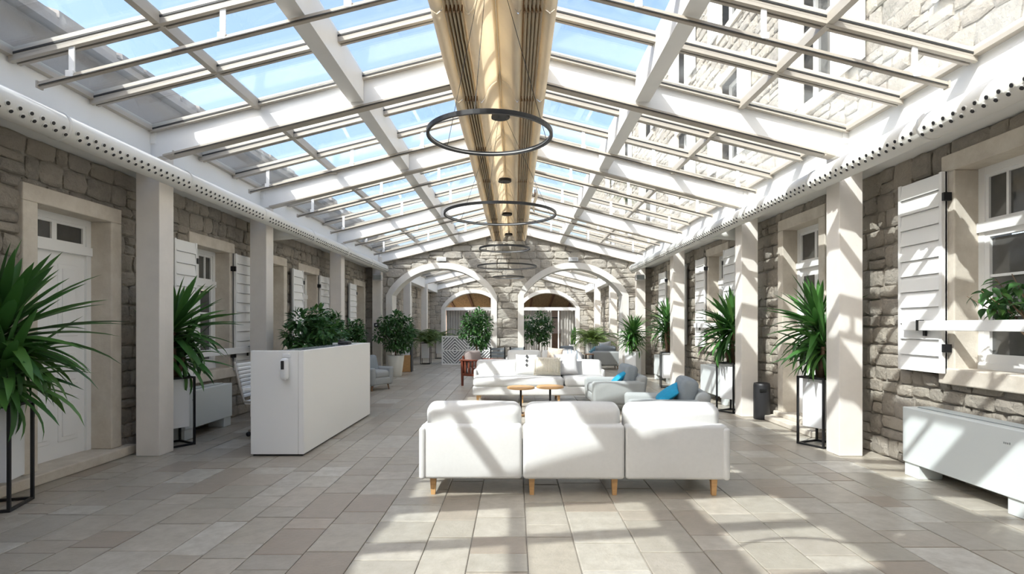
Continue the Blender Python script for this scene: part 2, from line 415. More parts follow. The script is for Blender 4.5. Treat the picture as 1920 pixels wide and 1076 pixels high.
def opening(side, spec, shutters=()):
    frame = frameL if side < 0 else frameR
    kind, y0, y1, z0, z1, zt = spec
    if kind == 'door': dcount[0] += 1; root = empty('door_%d' % dcount[0])
    else: wcount[0] += 1; root = empty('window_%d' % wcount[0])
    struct(root); P = .072; D = -.20
    # stone surround
    lo = .0 if kind == 'door' else z0 - .14
    zb = (.10 if side < 0 else .14) if kind == 'door' else z0 - .14
    bx(frame, y0 - JW, y0, D - .1, P, zb, z1, r=.01).build('stone_jamb', 'limestone', root)
    bx(frame, y1, y1 + JW, D - .1, P, zb, z1, r=.01).build('stone_jamb', 'limestone', root)
    bx(frame, y0 - JW, y1 + JW, D - .1, P, z1, z1 + JW, r=.01).build('stone_lintel', 'limestone', root)
    if kind == 'window': bx(frame, y0 - JW - .01, y1 + JW + .01, D - .1, P + .02, z0 - .15, z0, r=.012).build('stone_sill', 'limestone', root)
    # painted frame
    fw = .065; m = MB()
    bx(frame, y0, y0 + fw, D - .02, D + .05, z0, z1, m); bx(frame, y1 - fw, y1, D - .02, D + .05, z0, z1, m)
    bx(frame, y0 + fw, y1 - fw, D - .018, D + .048, z1 - fw, z1, m); bx(frame, y0 + .003, y1 - .003, D - .018, D + .07, zt, zt + .09, m)
    if kind == 'window': bx(frame, y0 + .003, y1 - .003, D - .018, D + .06, z0, z0 + .06, m)
    fr = m.build('frame', 'white_paint', root)
    mid = (y0 + y1) / 2
    # transom lights above
    for a, b in ((y0 + fw, mid), (mid, y1 - fw)):
        c = 0.03; m = MB()
        za, zc = zt + .09, z1 - fw
        bx(frame, a, a + c, D, D + .035, za, zc, m); bx(frame, b - c, b, D, D + .035, za, zc, m); bx(frame, a + c, b - c, D + .001, D + .034, za, za + c, m); bx(frame, a + c, b - c, D + .001, D + .034, zc - c, zc, m)
        sash = m.build('transom_sash', 'white_paint', root)
        if kind == 'window':
            h_ = (a + b) / 2; bx(frame, h_ - .012, h_ + .012, D, D + .035, za, zc).build('muntin', 'white_paint', sash)
        bx(frame, a + c, b - c, D + .005, D + .015, za + c, zc - c).build('pane', 'dark_glass', sash)
    if kind == 'window':
        for a, b in ((y0 + fw, mid), (mid, y1 - fw)):
            c = .05; za, zc = z0 + .06, zt; m = MB()
            bx(frame, a, a + c, D, D + .045, za, zc, m); bx(frame, b - c, b, D, D + .045, za, zc, m); bx(frame, a + c, b - c, D + .001, D + .044, za, za + c + .03, m); bx(frame, a + c, b - c, D + .001, D + .044, zc - c, zc, m)
            ca = m.build('casement', 'white_paint', root)
            nb = 3; ph = (zc - c - za - c - .03) / nb
            for k in range(nb):
                v = za + c + .03 + k * ph
                bx(frame, a + c, b - c, D + .008, D + .018, v + (.012 if k else 0), v + ph - .012).build('pane', 'dark_glass', ca)
                if k: bx(frame, a + c, b - c, D, D + .035, v - .012, v + .012).build('muntin', 'white_paint', ca)
        bx(frame, mid - .012, mid + .012, D + .04, D + .06, z0 + .4, z0 + .5).build('window_handle', 'frame_alu', root)
    else:
        m = bx(frame, y0 + fw, y1 - fw, D - .01, D + .025, z0, zt); leaf = m.build('door_leaf', 'white_paint', root)
        a, b = y0 + fw + .09, y1 - fw - .09; glazed = side > 0
        rows = [(z0 + .16, z0 + .62), (z0 + .74, z0 + 1.12), (z0 + 1.24, zt - .12)]
        for (c, d) in rows:
            for (e, f_) in ((a, mid - .05), (mid + .05, b)):
                if glazed and c > z0 + .7:
                    bx(frame, e, f_, D + .02, D + .03, c, d).build('pane', 'dark_glass', leaf)
                else:
                    k = MB(); bx(frame, e, f_, D + .02, D + .034, c, d, k, .012); bx(frame, e + .045, f_ - .045, D + .03, D + .046, c + .045, d - .045, k, .012)
                    k.build('door_panel', 'white_paint', leaf)
        k = MB(); u = y0 + fw + .06; bx(frame, u - .02, u + .02, D + .025, D + .035, z0 + .95, z0 + 1.15, k); bx(frame, u - .008, u + .10, D + .07, D + .085, z0 + 1.05, z0 + 1.07, k); bx(frame, u - .008, u + .008, D + .03, D + .085, z0 + 1.05, z0 + 1.07, k)
        k.build('door_handle', 'frame_alu', leaf)
    for (ua, ub) in shutters:
        shutter(frame, root, ua, ub, z0 - .05, z1 + .0, ub if ub < mid else ua)
    return root
opening(-1, LEFT[0])
opening(-1, LEFT[1], [(7.08, 7.58), (8.63, 9.20)])
opening(-1, LEFT[2])
opening(-1, LEFT[3], [(10.88, 11.40), (12.40, 12.98)])
opening(-1, LEFT[4], [(14.62, 15.22), (13.12, 13.62)])
opening(1, RIGHT[0], [(5.19, 5.78)])
opening(1, RIGHT[1])
opening(1, RIGHT[2], [(11.70, 12.28), (10.06, 10.64)])
opening(1, RIGHT[3], [(14.74, 15.4), (13.0, 13.65)])
# door steps
mb = MB(); bx(frameL, 3.4, 6.34, -.30, .17, 0, .10, mb, .012); struct(mb.build('trim_1', 'limestone'), 'low stone doorstep below the white panelled door')
mb = MB(); bx(frameL, 9.35, 10.85, -.30, .17, 0, .10, mb, .012); struct(mb.build('trim_2', 'limestone'))
st = struct(empty('trim_3'))
bx(frameR, 7.15, 8.62, 0, .30, 0, .075, r=.012).build('lower_step', 'limestone', st); bx(frameR, 7.25, 8.57, -.30, .14, .075, .14, r=.01).build('upper_step', 'limestone', st)
# white shelf bars across the windows
def shelf_bar(side, y0, y1, z, label):
    frame = frameL if side < 0 else frameR
    t = thing('window_bar', label, 'shelf bar', frame((y0 + y1) / 2, z, .16))
    o = Vector(t.location)
    def fr(u, v, w): p = frame(u, v, w); return tuple(Vector(p) - o)
    bx(fr, y0, y1, .158, .195, z - .047, z + .047, r=.005).build('board', 'white_paint', t)
    for u in (y0 + .22, y1 - .22):
        k = MB(); bx(fr, u - .014, u + .014, .14, .201, z - .05, z + .055, k); bx(fr, u - .05, u - .022, .138, .16, z - .1, z - .045, k); k.build('clip', 'black_metal', t)
    return t
shelf_bar(1, 3.4, 5.64, 1.448, 'white board clipped across shutter and window above the sunlit fan heater')
shelf_bar(-1, 7.2, 9.24, 1.06, 'white board clipped across the shutters behind the yucca and reception chair')
shelf_bar(-1, 11.0, 12.95, 1.06, 'white board clipped across window behind the bushy plants at the reception desk')
shelf_bar(1, 10.2, 12.2, 1.448, 'white board clipped across shuttered window behind a tall yucca')

# ---------------------------------------------------------------- columns, fascia, soffit
COLY = [1.80, 6.15, 8.80, 12.60, 16.36]
for y in COLY + RAFT2[1:3]:
    for s in (-1, 1):
        m = MB(); m.bbox(XC + s * COLI, XC + s * COLO, y, y + .26, 0, SOF + .3, .006)
        struct(m.build('column', 'column_plaster'))
        m = MB(); m.box(XC + s * (COLI + .03), XC + s * (COLI + .14), y - .022, y + .24, SOF + .28, zg(COLI) - .06)
        struct(m.build('column_head', 'white_steel'))
nt = [4]
def trim(mb, mat_name, label=None):
    o = mb.build('trim_%d' % nt[0], mat_name); nt[0] += 1; return struct(o, label)
for s in (-1, 1):
    for (ya, yb) in ((YB, Y1), (Y1 + .5, Y2)):
        trim(MB().box(XC + s * FAS, XC + s * (FAS + .06), ya, yb, SOF - .03, ZE + .02), 'white_paint', 'white fascia board under the edge of the glass roof')
        trim(MB().box(XC + s * (FAS + .06), XC + s * (WALL + .3), ya, yb, SOF, SOF + .1), 'white_paint', 'white soffit between fascia and stone wall')
        trim(MB().box(XC + s * (FAS + .06), XC + s * (WALL + .5), ya, yb, SOF + .1, ZE - .02), 'white_paint')

# ---------------------------------------------------------------- glass roof
RAILS = [-.84 + 1.75 * k for k in range(10)]
def slope(mb, a, b, y0, y1, top, h):
    """bar running down the slope between distances a and b (same sign) from the centre line"""
    xa, xb = XC + a, XC + b; za, zb = zg(a) + top, zg(b) + top
    if a > b: xa, xb, za, zb = xb, xa, zb, za
    return mb.hexa([(xa, y0, za - h), (xb, y0, zb - h), (xb, y1, zb - h), (xa, y1, za - h), (xa, y0, za), (xb, y0, zb), (xb, y1, zb), (xa, y1, za)])
def glass_roof(name, rafters, nsash, rails=()):
    root = struct(empty(name))
    for y in rafters:
        for s in (-1, 1):
            slope(MB(), s * .06, s * FAS, y - .01, y + .11, -.005, .35).build('rafter', 'white_steel', root)
            m = MB(); slope(m, s * .3, s * (COLI - .05), y - .025, y + .125, -.345, .02); m.build('rafter_cap', 'frame_alu', root)
    ya, yb = rafters[0], rafters[-1]
    MB().box(XC - .11, XC + .11, ya, yb + .1, zg(0) - .34, zg(0) + .02).build('ridge_beam', 'white_steel', root)
    for s in (-1, 1):
        for i, n in enumerate(nsash):
            r0, r1 = rafters[i] + .12, rafters[i + 1] - .02; step = (r1 - r0) / n
            m = MB(); a = s * 1.50; b = s * 1.66
            m.hexa([(XC + min(a, b), r0, zg(1.58) - .30), (XC + max(a, b), r0, zg(1.58) - .30), (XC + max(a, b), r1, zg(1.58) - .30), (XC + min(a, b), r1, zg(1.58) - .30),
                    (XC + min(a, b), r0, zg(min(a, b)) - .006), (XC + max(a, b), r0, zg(max(a, b)) - .006), (XC + max(a, b), r1, zg(max(a, b)) - .006), (XC + min(a, b), r1, zg(min(a, b)) - .006)])
            m.build('purlin', 'white_steel', root)
            MB().box(XC + s * 2.64, XC + s * 2.70, r0, r1, zg(2.67) - .11, zg(2.67) - .01).build('mullion', 'frame_alu', root)
            MB().box(XC + s * 3.80, XC + s * 3.87, r0, r1, zg(3.83) - .07, zg(3.83) + .0).build('eave_bar', 'frame_alu', root)
            for k in range(n + 1):
                y = r0 + k * step
                if k == 0: w0, w1 = y, y + .05
                elif k == n: w0, w1 = y - .05, y
                else: w0, w1 = y - .055, y + .055
                bar = slope(MB(), s * .1, s * 3.84, w0, w1, -.012, .075)
                if 0 < k < n:
                    slope(bar, s * .1, s * 3.84, w0 + .0, w0 + .04, -.085, .03); slope(bar, s * .1, s * 3.84, w1 - .03, w1, -.085, .018)
                b_ = bar.build('sash_bar', 'frame_alu', root)
                g_ = slope(MB(), s * .12, s * 3.82, w0 - .006, w0 + .002, -.050, .016)
                if 0 < k < n: slope(g_, s * .12, s * 3.82, w0 + .042, w0 + .052, -.085, .026)
                g_.build('gasket', 'gasket', b_)
            for k in range(n):
                p0, p1 = r0 + k * step + .05, r0 + (k + 1) * step - .05
                for (a, b) in ((.10, 1.51), (1.65, 2.645), (2.695, 3.81)):
                    slope(MB(), s * a, s * b, p0, p1, -.03, .012).build('pane', 'roof_glass', root)
        for y in rails:
            g = MB(); slope(g, s * .45, s * 3.60, y - .018, y + .018, -.335, .045); slope(g, s * .45, s * 3.6, y - .028, y + .028, -.352, .014)
            gr = g.build('guide_rail', 'frame_alu', root)
            slope(MB(), s * .46, s * 3.59, y - .031, y - .027, -.366, .008).build('slot', 'gasket', gr); MB().box(XC + s * 3.6, XC + s * 3.615, y - .03, y + .03, zg(3.6) - .385, zg(3.6) - .33).build('end_cap', 'frame_alu', gr)
            for rx in (3.35, 2.15, 1.15):
                z1 = zg(rx) - .08; z0 = zg(rx) - .36; k = MB()
                k.box(XC + s * (rx - .022), XC + s * (rx + .022), y - .006, y + .006, z0, z1)
                k.box(XC + s * (rx - .03), XC + s * (rx + .03), y - .03, y + .03, z0 - .0, z0 + .05)
                k.build('bracket', 'white_paint', gr)
    return root
glass_roof('ceiling', RAFT, NSASH, [r for r in RAILS if r > 2])
glass_roof('ceiling_beyond_arches', RAFT2, NSASH2)

# ---------------------------------------------------------------- arched walls
AHW, ASP, AAP = 1.485, 2.35, 3.16
AR = (AHW ** 2 + (AAP - ASP) ** 2) / (2 * (AAP - ASP)); ACZ = AAP - AR
ACX = [-2.185, 1.75]
def in_arch(x, z, off=0.0):
    for cx in ACX:
        if abs(x - cx) < AHW + off and (z < ASP or math.hypot(x - cx, z - ACZ) < AR + off): return True
    return False
def arch_wall(name, y0, y1, mat_stone, nobj, top_extra=0.0):
    mb = MB(); xs = [XL - .5, XR + .5, XC]
    for cx in ACX: xs += [cx - AHW + 2 * AHW * i / 20 for i in range(21)]
    xs = sorted(set(xs))
    def low(x, side):
        for cx in ACX:
            if cx - AHW < x + side * 1e-4 < cx + AHW: return ACZ + math.sqrt(max(0, AR ** 2 - (x - cx) ** 2))
        return 0.0
    for a, b in zip(xs[:-1], xs[1:]):
        za, zb = low(a, 1), low(b, -1); ta, tb = zg(a - XC) + top_extra, zg(b - XC) + top_extra
        mb.hexa([(a, y0, za), (b, y0, zb), (b, y1, zb), (a, y1, za), (a, y0, ta), (b, y0, tb), (b, y1, tb), (a, y1, ta)])
    wl_ = struct(mb.build(name, 'mortar'))
    for cx in ACX:
        tw = .17; ang = math.asin(AHW / AR); prof = [(cx - AHW, 0)]
        n = 22; inner = [(cx - AHW, 0.0)] + [(cx + AR * math.sin(t), ACZ + AR * math.cos(t)) for t in [-ang + 2 * ang * i / n for i in range(n + 1)]] + [(cx + AHW, 0.0)]
        outer = [(cx - AHW - tw, 0.0), (cx - AHW - tw, ASP)] + [(cx + (AR + tw) * math.sin(t), ACZ + (AR + tw) * math.cos(t)) for t in [-ang + 2 * ang * i / n for i in range(1, n)]] + [(cx + AHW + tw, ASP), (cx + AHW + tw, 0.0)]
        m = MB(); k = len(inner); v = []
        ya, yb = y0 - .075, y1 + .05
        for (p, q) in zip(inner, outer): v += [(p[0], ya, p[1]), (q[0], ya, q[1]), (q[0], yb, q[1]), (p[0], yb, p[1])]
        # shrink the inner line a little so the plaster lines the opening
        f = []
        for i in range(k - 1):
            a, b = 4 * i, 4 * (i + 1)
            f += [(a, b, b + 1, a + 1), (a + 1, b + 1, b + 2, a + 2), (a + 2, b + 2, b + 3, a + 3), (a + 3, b + 3, b, a)]
        for i in range(1, k - 1):
            for j in (0, 3):
                x_, y_, z_ = v[4 * i + j]; dx = cx - x_; dz = (ACZ - z_) if z_ > ASP + .001 else 0; L_ = math.hypot(dx, dz); v[4 * i + j] = (x_ + dx / L_ * .012, y_, z_ + dz / L_ * .012)
        for i in (0, k - 1):
            for j in (0, 3): x_, y_, z_ = v[4 * i + j]; v[4 * i + j] = (x_ + (.012 if cx > x_ else -.012), y_, z_)
        m.add(v, f).build('arch_surround', 'arch_plaster', wl_)
    def fr(u, v, w_): return (u, y0 - w_, v)
    cl = []
    for c in rubble_cells(XL, XR, 0, zg(0) - .05, [], (.17, .30), (.25, .65)):
        if (c[2] + c[3]) / 2 > zg((c[0] + c[1]) / 2 - XC) - .12: continue
        def ok(c): return not any(in_arch(px, pz, .06) for px in (c[0], c[1], (c[0] + c[1]) / 2) for pz in (c[2], c[3]))
        if ok(c): cl.append(c)
        else:
            n = 5; du = (c[1] - c[0]) / n
            run = None
            for i in range(n):
                s_ = (c[0] + i * du, c[0] + (i + 1) * du, c[2], c[3])
                if ok(s_): run = (run[0], s_[1]) if run else (s_[0], s_[1])
                if (not ok(s_) or i == n - 1) and run: cl.append((run[0], run[1], c[2], c[3])); run = None
    place_stones(wl_, cl, fr, ASH, nobj, lambda c: 0 if c[3] > .6 else 1, mat_stone, (.035, .06))
    return wl_
arch_wall('wall_arches', Y1, Y1 + .5, 'ashlar', 300)
arch_wall('wall_far', Y2, Y2 + .5, 'ashlar', 0)
# second hall side walls
for s, nm, fr in ((-1, 'wall_left_beyond', frameL), (1, 'wall_right_beyond', frameR)):
    mb = MB(); wall_mesh(mb, fr, Y1 + .5, Y2 + .5, 0, SOF, [], -.5, 0); wo = struct(mb.build(nm, 'mortar'))
    place_stones(wo, rubble_cells(Y1 + .5, Y2, 0, SOF, [], (.18, .3), (.3, .6)), fr, RUB, 0, lambda c: c[0], 'rubble')
    for (ya, yb) in ((18.4, 19.6), (22.4, 23.6), (26.4, 27.6)):
        o = bx(fr, ya, yb, 0, .10, 0, 2.7, r=.01).build('plaster_panel', 'column_plaster', wo)

# ---------------------------------------------------------------- upper building on the right, eave on the left
XU = XR + .25
def frameU(u, v, w_): return (XU - w_, u, v)
UP = [(y, y + 1.0, z, z + 1.75) for y in (-1.6, 1.6, 4.1, 7.4, 10.7, 13.8, 17.5, 21, 24.5) for z in (4.75, 7.6)]
mb = MB(); wall_mesh(mb, frameU, -6, 34, ZE - .1, 9.6, UP, -.6, 0)
wu = struct(mb.build('wall_right_upper', 'mortar'))
sh = [(a - .12, b + .12, c - .12, d + .12) for (a, b, c, d) in UP]
place_stones(wu, rubble_cells(-2, 30, ZE - .1, 9.6, sh, (.16, .28), (.2, .5)), frameU, RUB, 200, lambda c: abs((c[0] + c[1]) / 2 - 8) + abs(c[2] - 4.5) * 2, 'rubble')
for i, (a, b, c, d) in enumerate(UP):
    if a < 1: continue
    wcount[0] += 1; r = struct(empty('window_%d' % wcount[0])); m = MB()
    for (p, q, e, f_) in ((a - .16, a, c - .16, d + .16), (b, b + .16, c - .16, d + .16), (a, b, d, d + .16), (a, b, c - .16, c)): bx(frameU, p, q, -.3, .07, e, f_, m)
    m.build('stone_surround', 'limestone', r); m = MB(); mid = (a + b) / 2
    for (p, q) in ((a, a + .07), (b - .07, b), (mid - .05, mid + .05)): bx(frameU, p, q, -.2, -.14, c, d, m)
    for (e, f_) in ((c, c + .07), (d - .07, d), (c + 1.2, c + 1.28)): bx(frameU, a + .001, b - .001, -.198, -.142, e, f_, m)
    m.build('frame', 'white_paint', r)
    for (p, q) in ((a + .07, mid - .05), (mid + .05, b - .07)):
        for (e, f_) in ((c + .07, c + 1.2), (c + 1.28, d - .07)): bx(frameU, p, q, -.19, -.18, e, f_).build('pane', 'dark_glass', r)
    for (p, q, hu) in ((a - .58, a - .04, a - .04), (b + .04, b + .58, b + .04)):
        m = MB(); bx(frameU, p, q, .07, .11, c, d, m); sx_ = m.build('shutter', 'white_paint', r)
        if a < 14:
            for k in range(10):
                h0 = c + .05 + k * .165; bx(frameU, p + .04, q - .04, .11, .125, h0, h0 + .15).build('slat', 'white_paint', sx_)
er = struct(empty('roof_eave'), 'stone tiled roof eave beyond the left edge of the glass')
XE = XC - FAS - .02
MB().box(XE - .45, XE - .15, -6, 30, ZE - .05, 4.12).build('eave_wall', 'roof_tile', er)
MB().hexa([(XE - 3, -6, 5.0), (XE, -6, 4.10), (XE, 30, 4.10), (XE - 3, 30, 5.0), (XE - 3, -6, 5.1), (XE, -6, 4.17), (XE, 30, 4.17), (XE - 3, 30, 5.1)]).build('roof_deck', 'roof_tile', er)
y = -3.0
while y < 28:
    l = rnd(.28, .42); d = rnd(-.05, .05); h = rnd(.05, .09)
    MB().hexa([(XE - .6, y, 4.35), (XE + .03 + d, y, 4.17), (XE + .03 + d, y + l - .02, 4.17), (XE - .6, y + l - .02, 4.35),
               (XE - .6, y, 4.36 + h), (XE + .02 + d, y, 4.17 + h), (XE + .02 + d, y + l - .02, 4.17 + h), (XE - .6, y + l - .02, 4.36 + h)]).build('roof_tile', 'roof_tile', er)
    y += l

# ---------------------------------------------------------------- room behind the far arches
struct(MB().box(XL - .3, XR + .3, 35.5, 35.8, 0, 4.2).build('wall_back', 'room_plaster'))
struct(MB().box(XL - .4, XL - .1, Y2 + .5, 35.6, 0, .9).build('wall_back_left', 'room_plaster'))  # both unseen side walls are shaped low to let daylight under the reed ceiling
struct(MB().box(XR + .1, XR + .4, Y2 + .5, 35.6, 0, .9).build('wall_back_right', 'room_plaster'))
cb = struct(empty('ceiling_back'))
MB().hexa([(XL - .3, Y2 + .5, 3.5), (XR + .3, Y2 + .5, 3.5), (XR + .3, 35.6, 2.55), (XL - .3, 35.6, 2.55), (XL - .3, Y2 + .5, 3.6), (XR + .3, Y2 + .5, 3.6), (XR + .3, 35.6, 2.65), (XL - .3, 35.6, 2.65)]).build('reed_ceiling', 'thatch', cb)
for i in range(7):
    xx = XL + .6 + i * 1.2; MB().hexa([(xx, Y2 + .5, 3.38), (xx + .12, Y2 + .5, 3.38), (xx + .12, 35.6, 2.43), (xx, 35.6, 2.43), (xx, Y2 + .5, 3.5), (xx + .12, Y2 + .5, 3.5), (xx + .12, 35.6, 2.55), (xx, 35.6, 2.55)]).build('ceiling_beam', 'brown_wood', cb)
for cx in ACX:
    r = struct(empty('window_%d' % (wcount[0] + 1))); wcount[0] += 1
    m = MB().box(cx - AHW, cx + AHW, Y2 + .05, Y2 + .2, 2.24, 2.40)
    for u in (cx - AHW + .03, cx + .55, cx + AHW - .03): m.box(u - .03, u + .03, Y2 + .08, Y2 + .16, 0, 2.24)
    m.build('glazing_frame', 'white_paint', r)
def curtain(x0, x1, y, z0, z1, label):
    m = MB(); n = int((x1 - x0) / .025); v = []; f = []
    for th in (0, .012):
        for i in range(n + 1):
            u = x0 + (x1 - x0) * i / n; d = .05 * math.sin(i * 1.15) + .015 * math.sin(i * .37)
            v += [(u, y + d + th, z0), (u, y + d * .8 + th, z1)]
    o = 2 * (n + 1)
    for i in range(n): f += [(2 * i, 2 * i + 2, 2 * i + 3, 2 * i + 1), (o + 2 * i + 1, o + 2 * i + 3, o + 2 * i + 2, o + 2 * i)]
    f += [(0, 1, o + 1, o), (2 * n, o + 2 * n, o + 2 * n + 1, 2 * n + 1)]
    ob = m.add(v, f).build('curtain', 'curtain', None, True); return tag(ob, label, 'curtain')
curtain(ACX[0] - 1.42, ACX[0] + 1.42, Y2 + .38, .02, 2.24, 'wide grey curtain across the far arch behind the white lattice screen')
curtain(ACX[1] - 1.42, ACX[1] + .22, Y2 + .38, .02, 2.24, 'grey curtain left of the brown doorway, behind the round-crowned ficus')
curtain(ACX[1] + .68, ACX[1] + 1.42, Y2 + .38, .02, 2.24, 'narrow grey curtain behind the tall snake plant in a white planter')
cab = thing('wall_cabinet', 'brown wooden cabinet glimpsed in the doorway between the far curtains', 'cabinet', (ACX[1] + .5, 34.9, 0))
MB().bbox(-.7, .7, -.3, .3, 0, .9).build('body', 'brown_wood', cab); MB().bbox(-.75, .75, -.34, .32, .9, .95).build('worktop', 'brown_wood', cab); MB().bbox(-.5, .5, -.1, .2, 1.9, 1.96).build('shelf', 'black_plastic', cab)

# ---------------------------------------------------------------- air ducts
for s, lab in ((-1, 'long white round air duct with nozzles running above the reception side columns'), (1, 'long white round air duct with nozzles running along the sunlit side')):
    t = thing('air_duct', lab, 'air duct', (XC + s * 3.645, 6, 3.115)); r = .115
    y0, y1 = 1.5 - 6, 16.3 - 6
    m = MB(); m.tube([(0, y0, 0), (0, y1, 0)], r, 24); m.build('pipe', 'duct_white', t, True)
    m = MB(); m.tube([(0, y1 - .02, 0), (0, y1 + .03, 0)], r * .8, 16); m.build('end_cap', 'duct_white', t)
    seg = [(1.9, 3.1), (3.25, 4.55), (4.7, 6.3), (6.45, 8.2), (8.4, 10.2), (10.4, 12.3), (12.5, 14.4), (14.6, 16.1)]
    for (a, b) in seg:
        m = MB(); m.tube([(0, b + .06 - 6, 0), (0, b + .09 - 6, 0)], r + .006, 24); m.build('coupling', 'duct_white', t, True)
        nz = MB(); rim = MB(); yy = a; k = 0
        while yy < b:
            for q, ang in enumerate((-20, -42)):
                th = math.radians(ang); d = Vector((-s * math.cos(th), 0, math.sin(th))); p = d * (r - .004) + Vector((0, yy + q * .05 - 6, 0))
                nz.tube([p, p + d * .016], .015, 8); rim.tube([p, p + d * .012], .021, 8)
            yy += .1
        stuff(nz.build('nozzle_row', 'black_plastic', t)); stuff(rim.build('nozzle_collars', 'duct_white', t))
    for yy in (9.9,):   # branch into the wall
        m = MB(); m.tube([(s * .05, yy - 6, .0), (s * .35, yy - 6, -.02), (s * .585, yy - 6, -.04)], .12, 16); m.build('branch', 'duct_white', t, True)

# ---------------------------------------------------------------- fabric blinds folded at the ridge
ZB = 3.93
def blind_profile(t):
    """cross-section of one gathered blind, from the outside towards the centre; t = 0..1 along one rail bay"""
    sag = .035 * math.sin(math.pi * t); sw = .085 * math.sin(math.pi * t) ** .8
    outer = [(.47, ZB + .42), (.475, ZB + .25), (.47, ZB + .12), (.45, ZB + .035 - sag), (.41, ZB + .0 - sag), (.375, ZB + .03 - sag * .5), (.362, ZB + .10)]
    inner = [(.215, ZB + .10), (.205, ZB + .03 - sag * .4), (.18, ZB - .005 - sag * .5), (.15, ZB + .04 - sw * .7), (.125, ZB + .13 - sw * .6), (.08, ZB + .20 - sw * .4), (.03, ZB + .24 - sw * .2), (.006, ZB + .33)]
    return outer, inner
def sheet(parent, name, rows, s, y0, y1, th=.006):
    m = MB(); n = len(rows); k = len(rows[0]); v = []; f = []
    for i, row in enumerate(rows):
        y = y0 + (y1 - y0) * i / (n - 1)
        for (x, z) in row: v.append((s * x * 1.1, y, z))
    for i in range(n - 1):
        for j in range(k - 1):
            a = i * k + j; f.append((a, a + 1, a + k + 1, a + k))
    o = m.add(v, f).build(name, 'blind_fabric', parent, True)
    md = o.modifiers.new('thickness', 'SOLIDIFY'); md.thickness = th
    return o
BR = RAILS + [16.40]
for bi, (ya, yb) in enumerate(zip(BR[:-1], BR[1:])):
    for s in (-1, 1):
        t = thing('roof_blind', 'beige pleated fabric roof blind gathered along the %s slope of the glass ridge' % ('reception side' if s < 0 else 'sunlit heater side'), 'blind', (XC, (ya + yb) / 2, 0), 0, 'gathered fabric blinds on the %s' % ('reception side' if s < 0 else 'sunlit side'))
        h = (yb - ya) / 2 - .012; n = 13; ts = [i / (n - 1) for i in range(n)]
        sheet(t, 'outer_fold', [blind_profile(q)[0] for q in ts], s, -h, h); sheet(t, 'swag', [blind_profile(q)[1] for q in ts], s, -h, h)
        for k in range(5):
            x0 = .225 + k * .0285
            row = lambda q: [(x0 + .002, ZB + .16), (x0 + .003, ZB + .04 - .012 * math.sin(math.pi * q)), (x0 + .012, ZB + .012 - .015 * math.sin(math.pi * q)), (x0 + .0195, ZB + .04 - .012 * math.sin(math.pi * q)), (x0 + .0205, ZB + .16)]
            sheet(t, 'pleat', [row(q) for q in ts], s, -h, h, .003)
            MB().box(s * (x0 * 1.1 - .006), s * (x0 * 1.1 + .006), h - .006, h + .018, ZB + .008, ZB + .06).build('clip', 'blind_clip', t)
        MB().box(s * .235, s * .405, -h, h, ZB + .15, ZB + .165).build('gap_shade_strip', 'blind_clip', t)  # brown strip added above the pleats, its colour standing in for their shaded gaps
        MB().box(s * .03, s * .49, h + .0, h + .03, ZB + .30, ZB + .35).build('carrier_bar', 'frame_alu', t)

    if abs(ya - 9.66) < .1:        # one corner of this blind has come loose
        v = []; f = []
        for i in range(7):
            for j in range(5): v.append((.525 + .035 * math.sin(i * .9) + .01 * j, -.45 + j * .07 * (1 - i * .05), ZB + .12 - i * .085))
        for i in range(6):
            for j in range(4): q = i * 5 + j; f.append((q, q + 1, q + 6, q + 5))
        o = MB().add(v, f).build('loose_flap', 'blind_fabric', t, True); md = o.modifiers.new('thickness', 'SOLIDIFY'); md.thickness = .005
        MB().box(.533, .55, -.42, -.30, ZB - .12, ZB + .0).build('torn_lining', 'blind_clip', t)

# ---------------------------------------------------------------- ring pendants
RINGS = [(1.05, .70), (4.02, .456), (6.90, .70), (9.98, .46), (13.0, .70), (15.9, .46)]
def ring_mesh(R, z0, z1, t, n=64):
    m = MB(); v = []; f = []
    for k in range(n):
        c, s_ = math.cos(2 * math.pi * k / n), math.sin(2 * math.pi * k / n)
        v += [((R - t) * c, (R - t) * s_, z0), (R * c, R * s_, z0), (R * c, R * s_, z1), ((R - t) * c, (R - t) * s_, z1)]
    for k in range(n):
        a, b = 4 * k, 4 * ((k + 1) % n)
        f += [(a, a + 1, b + 1, b), (a + 1, a + 2, b + 2, b + 1), (a + 2, a + 3, b + 3, b + 2), (a + 3, a, b, b + 3)]
    return m.add(v, [tuple(reversed(q)) for q in f])
RL = ['large black ring pendant hung over the bare paving before the near sofa', 'small black ring pendant closest to the near sofa, hung under the ridge', 'large black ring pendant hung over the round coffee tables',
      'small black ring pendant hung over the far end of the second sofa', 'large black ring pendant hung in front of the arched stone wall', 'small black ring pendant hung right against the stone pier between arches']
for (y, R), lab in zip(RINGS, RL):
    zc = 2.83; t = thing('ring_pendant', lab, 'pendant light', (XC - .01, y, zc))
    ring_mesh(R, -.015, .015, .020).build('ring', 'black_metal', t, False)
    ring_mesh(R - .0205, -.006, .002, .004).build('light_strip', 'led_white', t)
    top = 4.05 - zc
    MB().lathe([(.115, top - .02), (.12, top - .012), (.12, top + .03), (.10, top + .035)], 0, 0, 28).build('canopy', 'black_metal', t, False)
    for a in (20, 140, 260):
        a = math.radians(a); MB().tube([(.07 * math.cos(a), .07 * math.sin(a), top - .01), ((R - .011) * math.cos(a), (R - .011) * math.sin(a), .02)], .0022, 6).build('cable', 'black_metal', t)

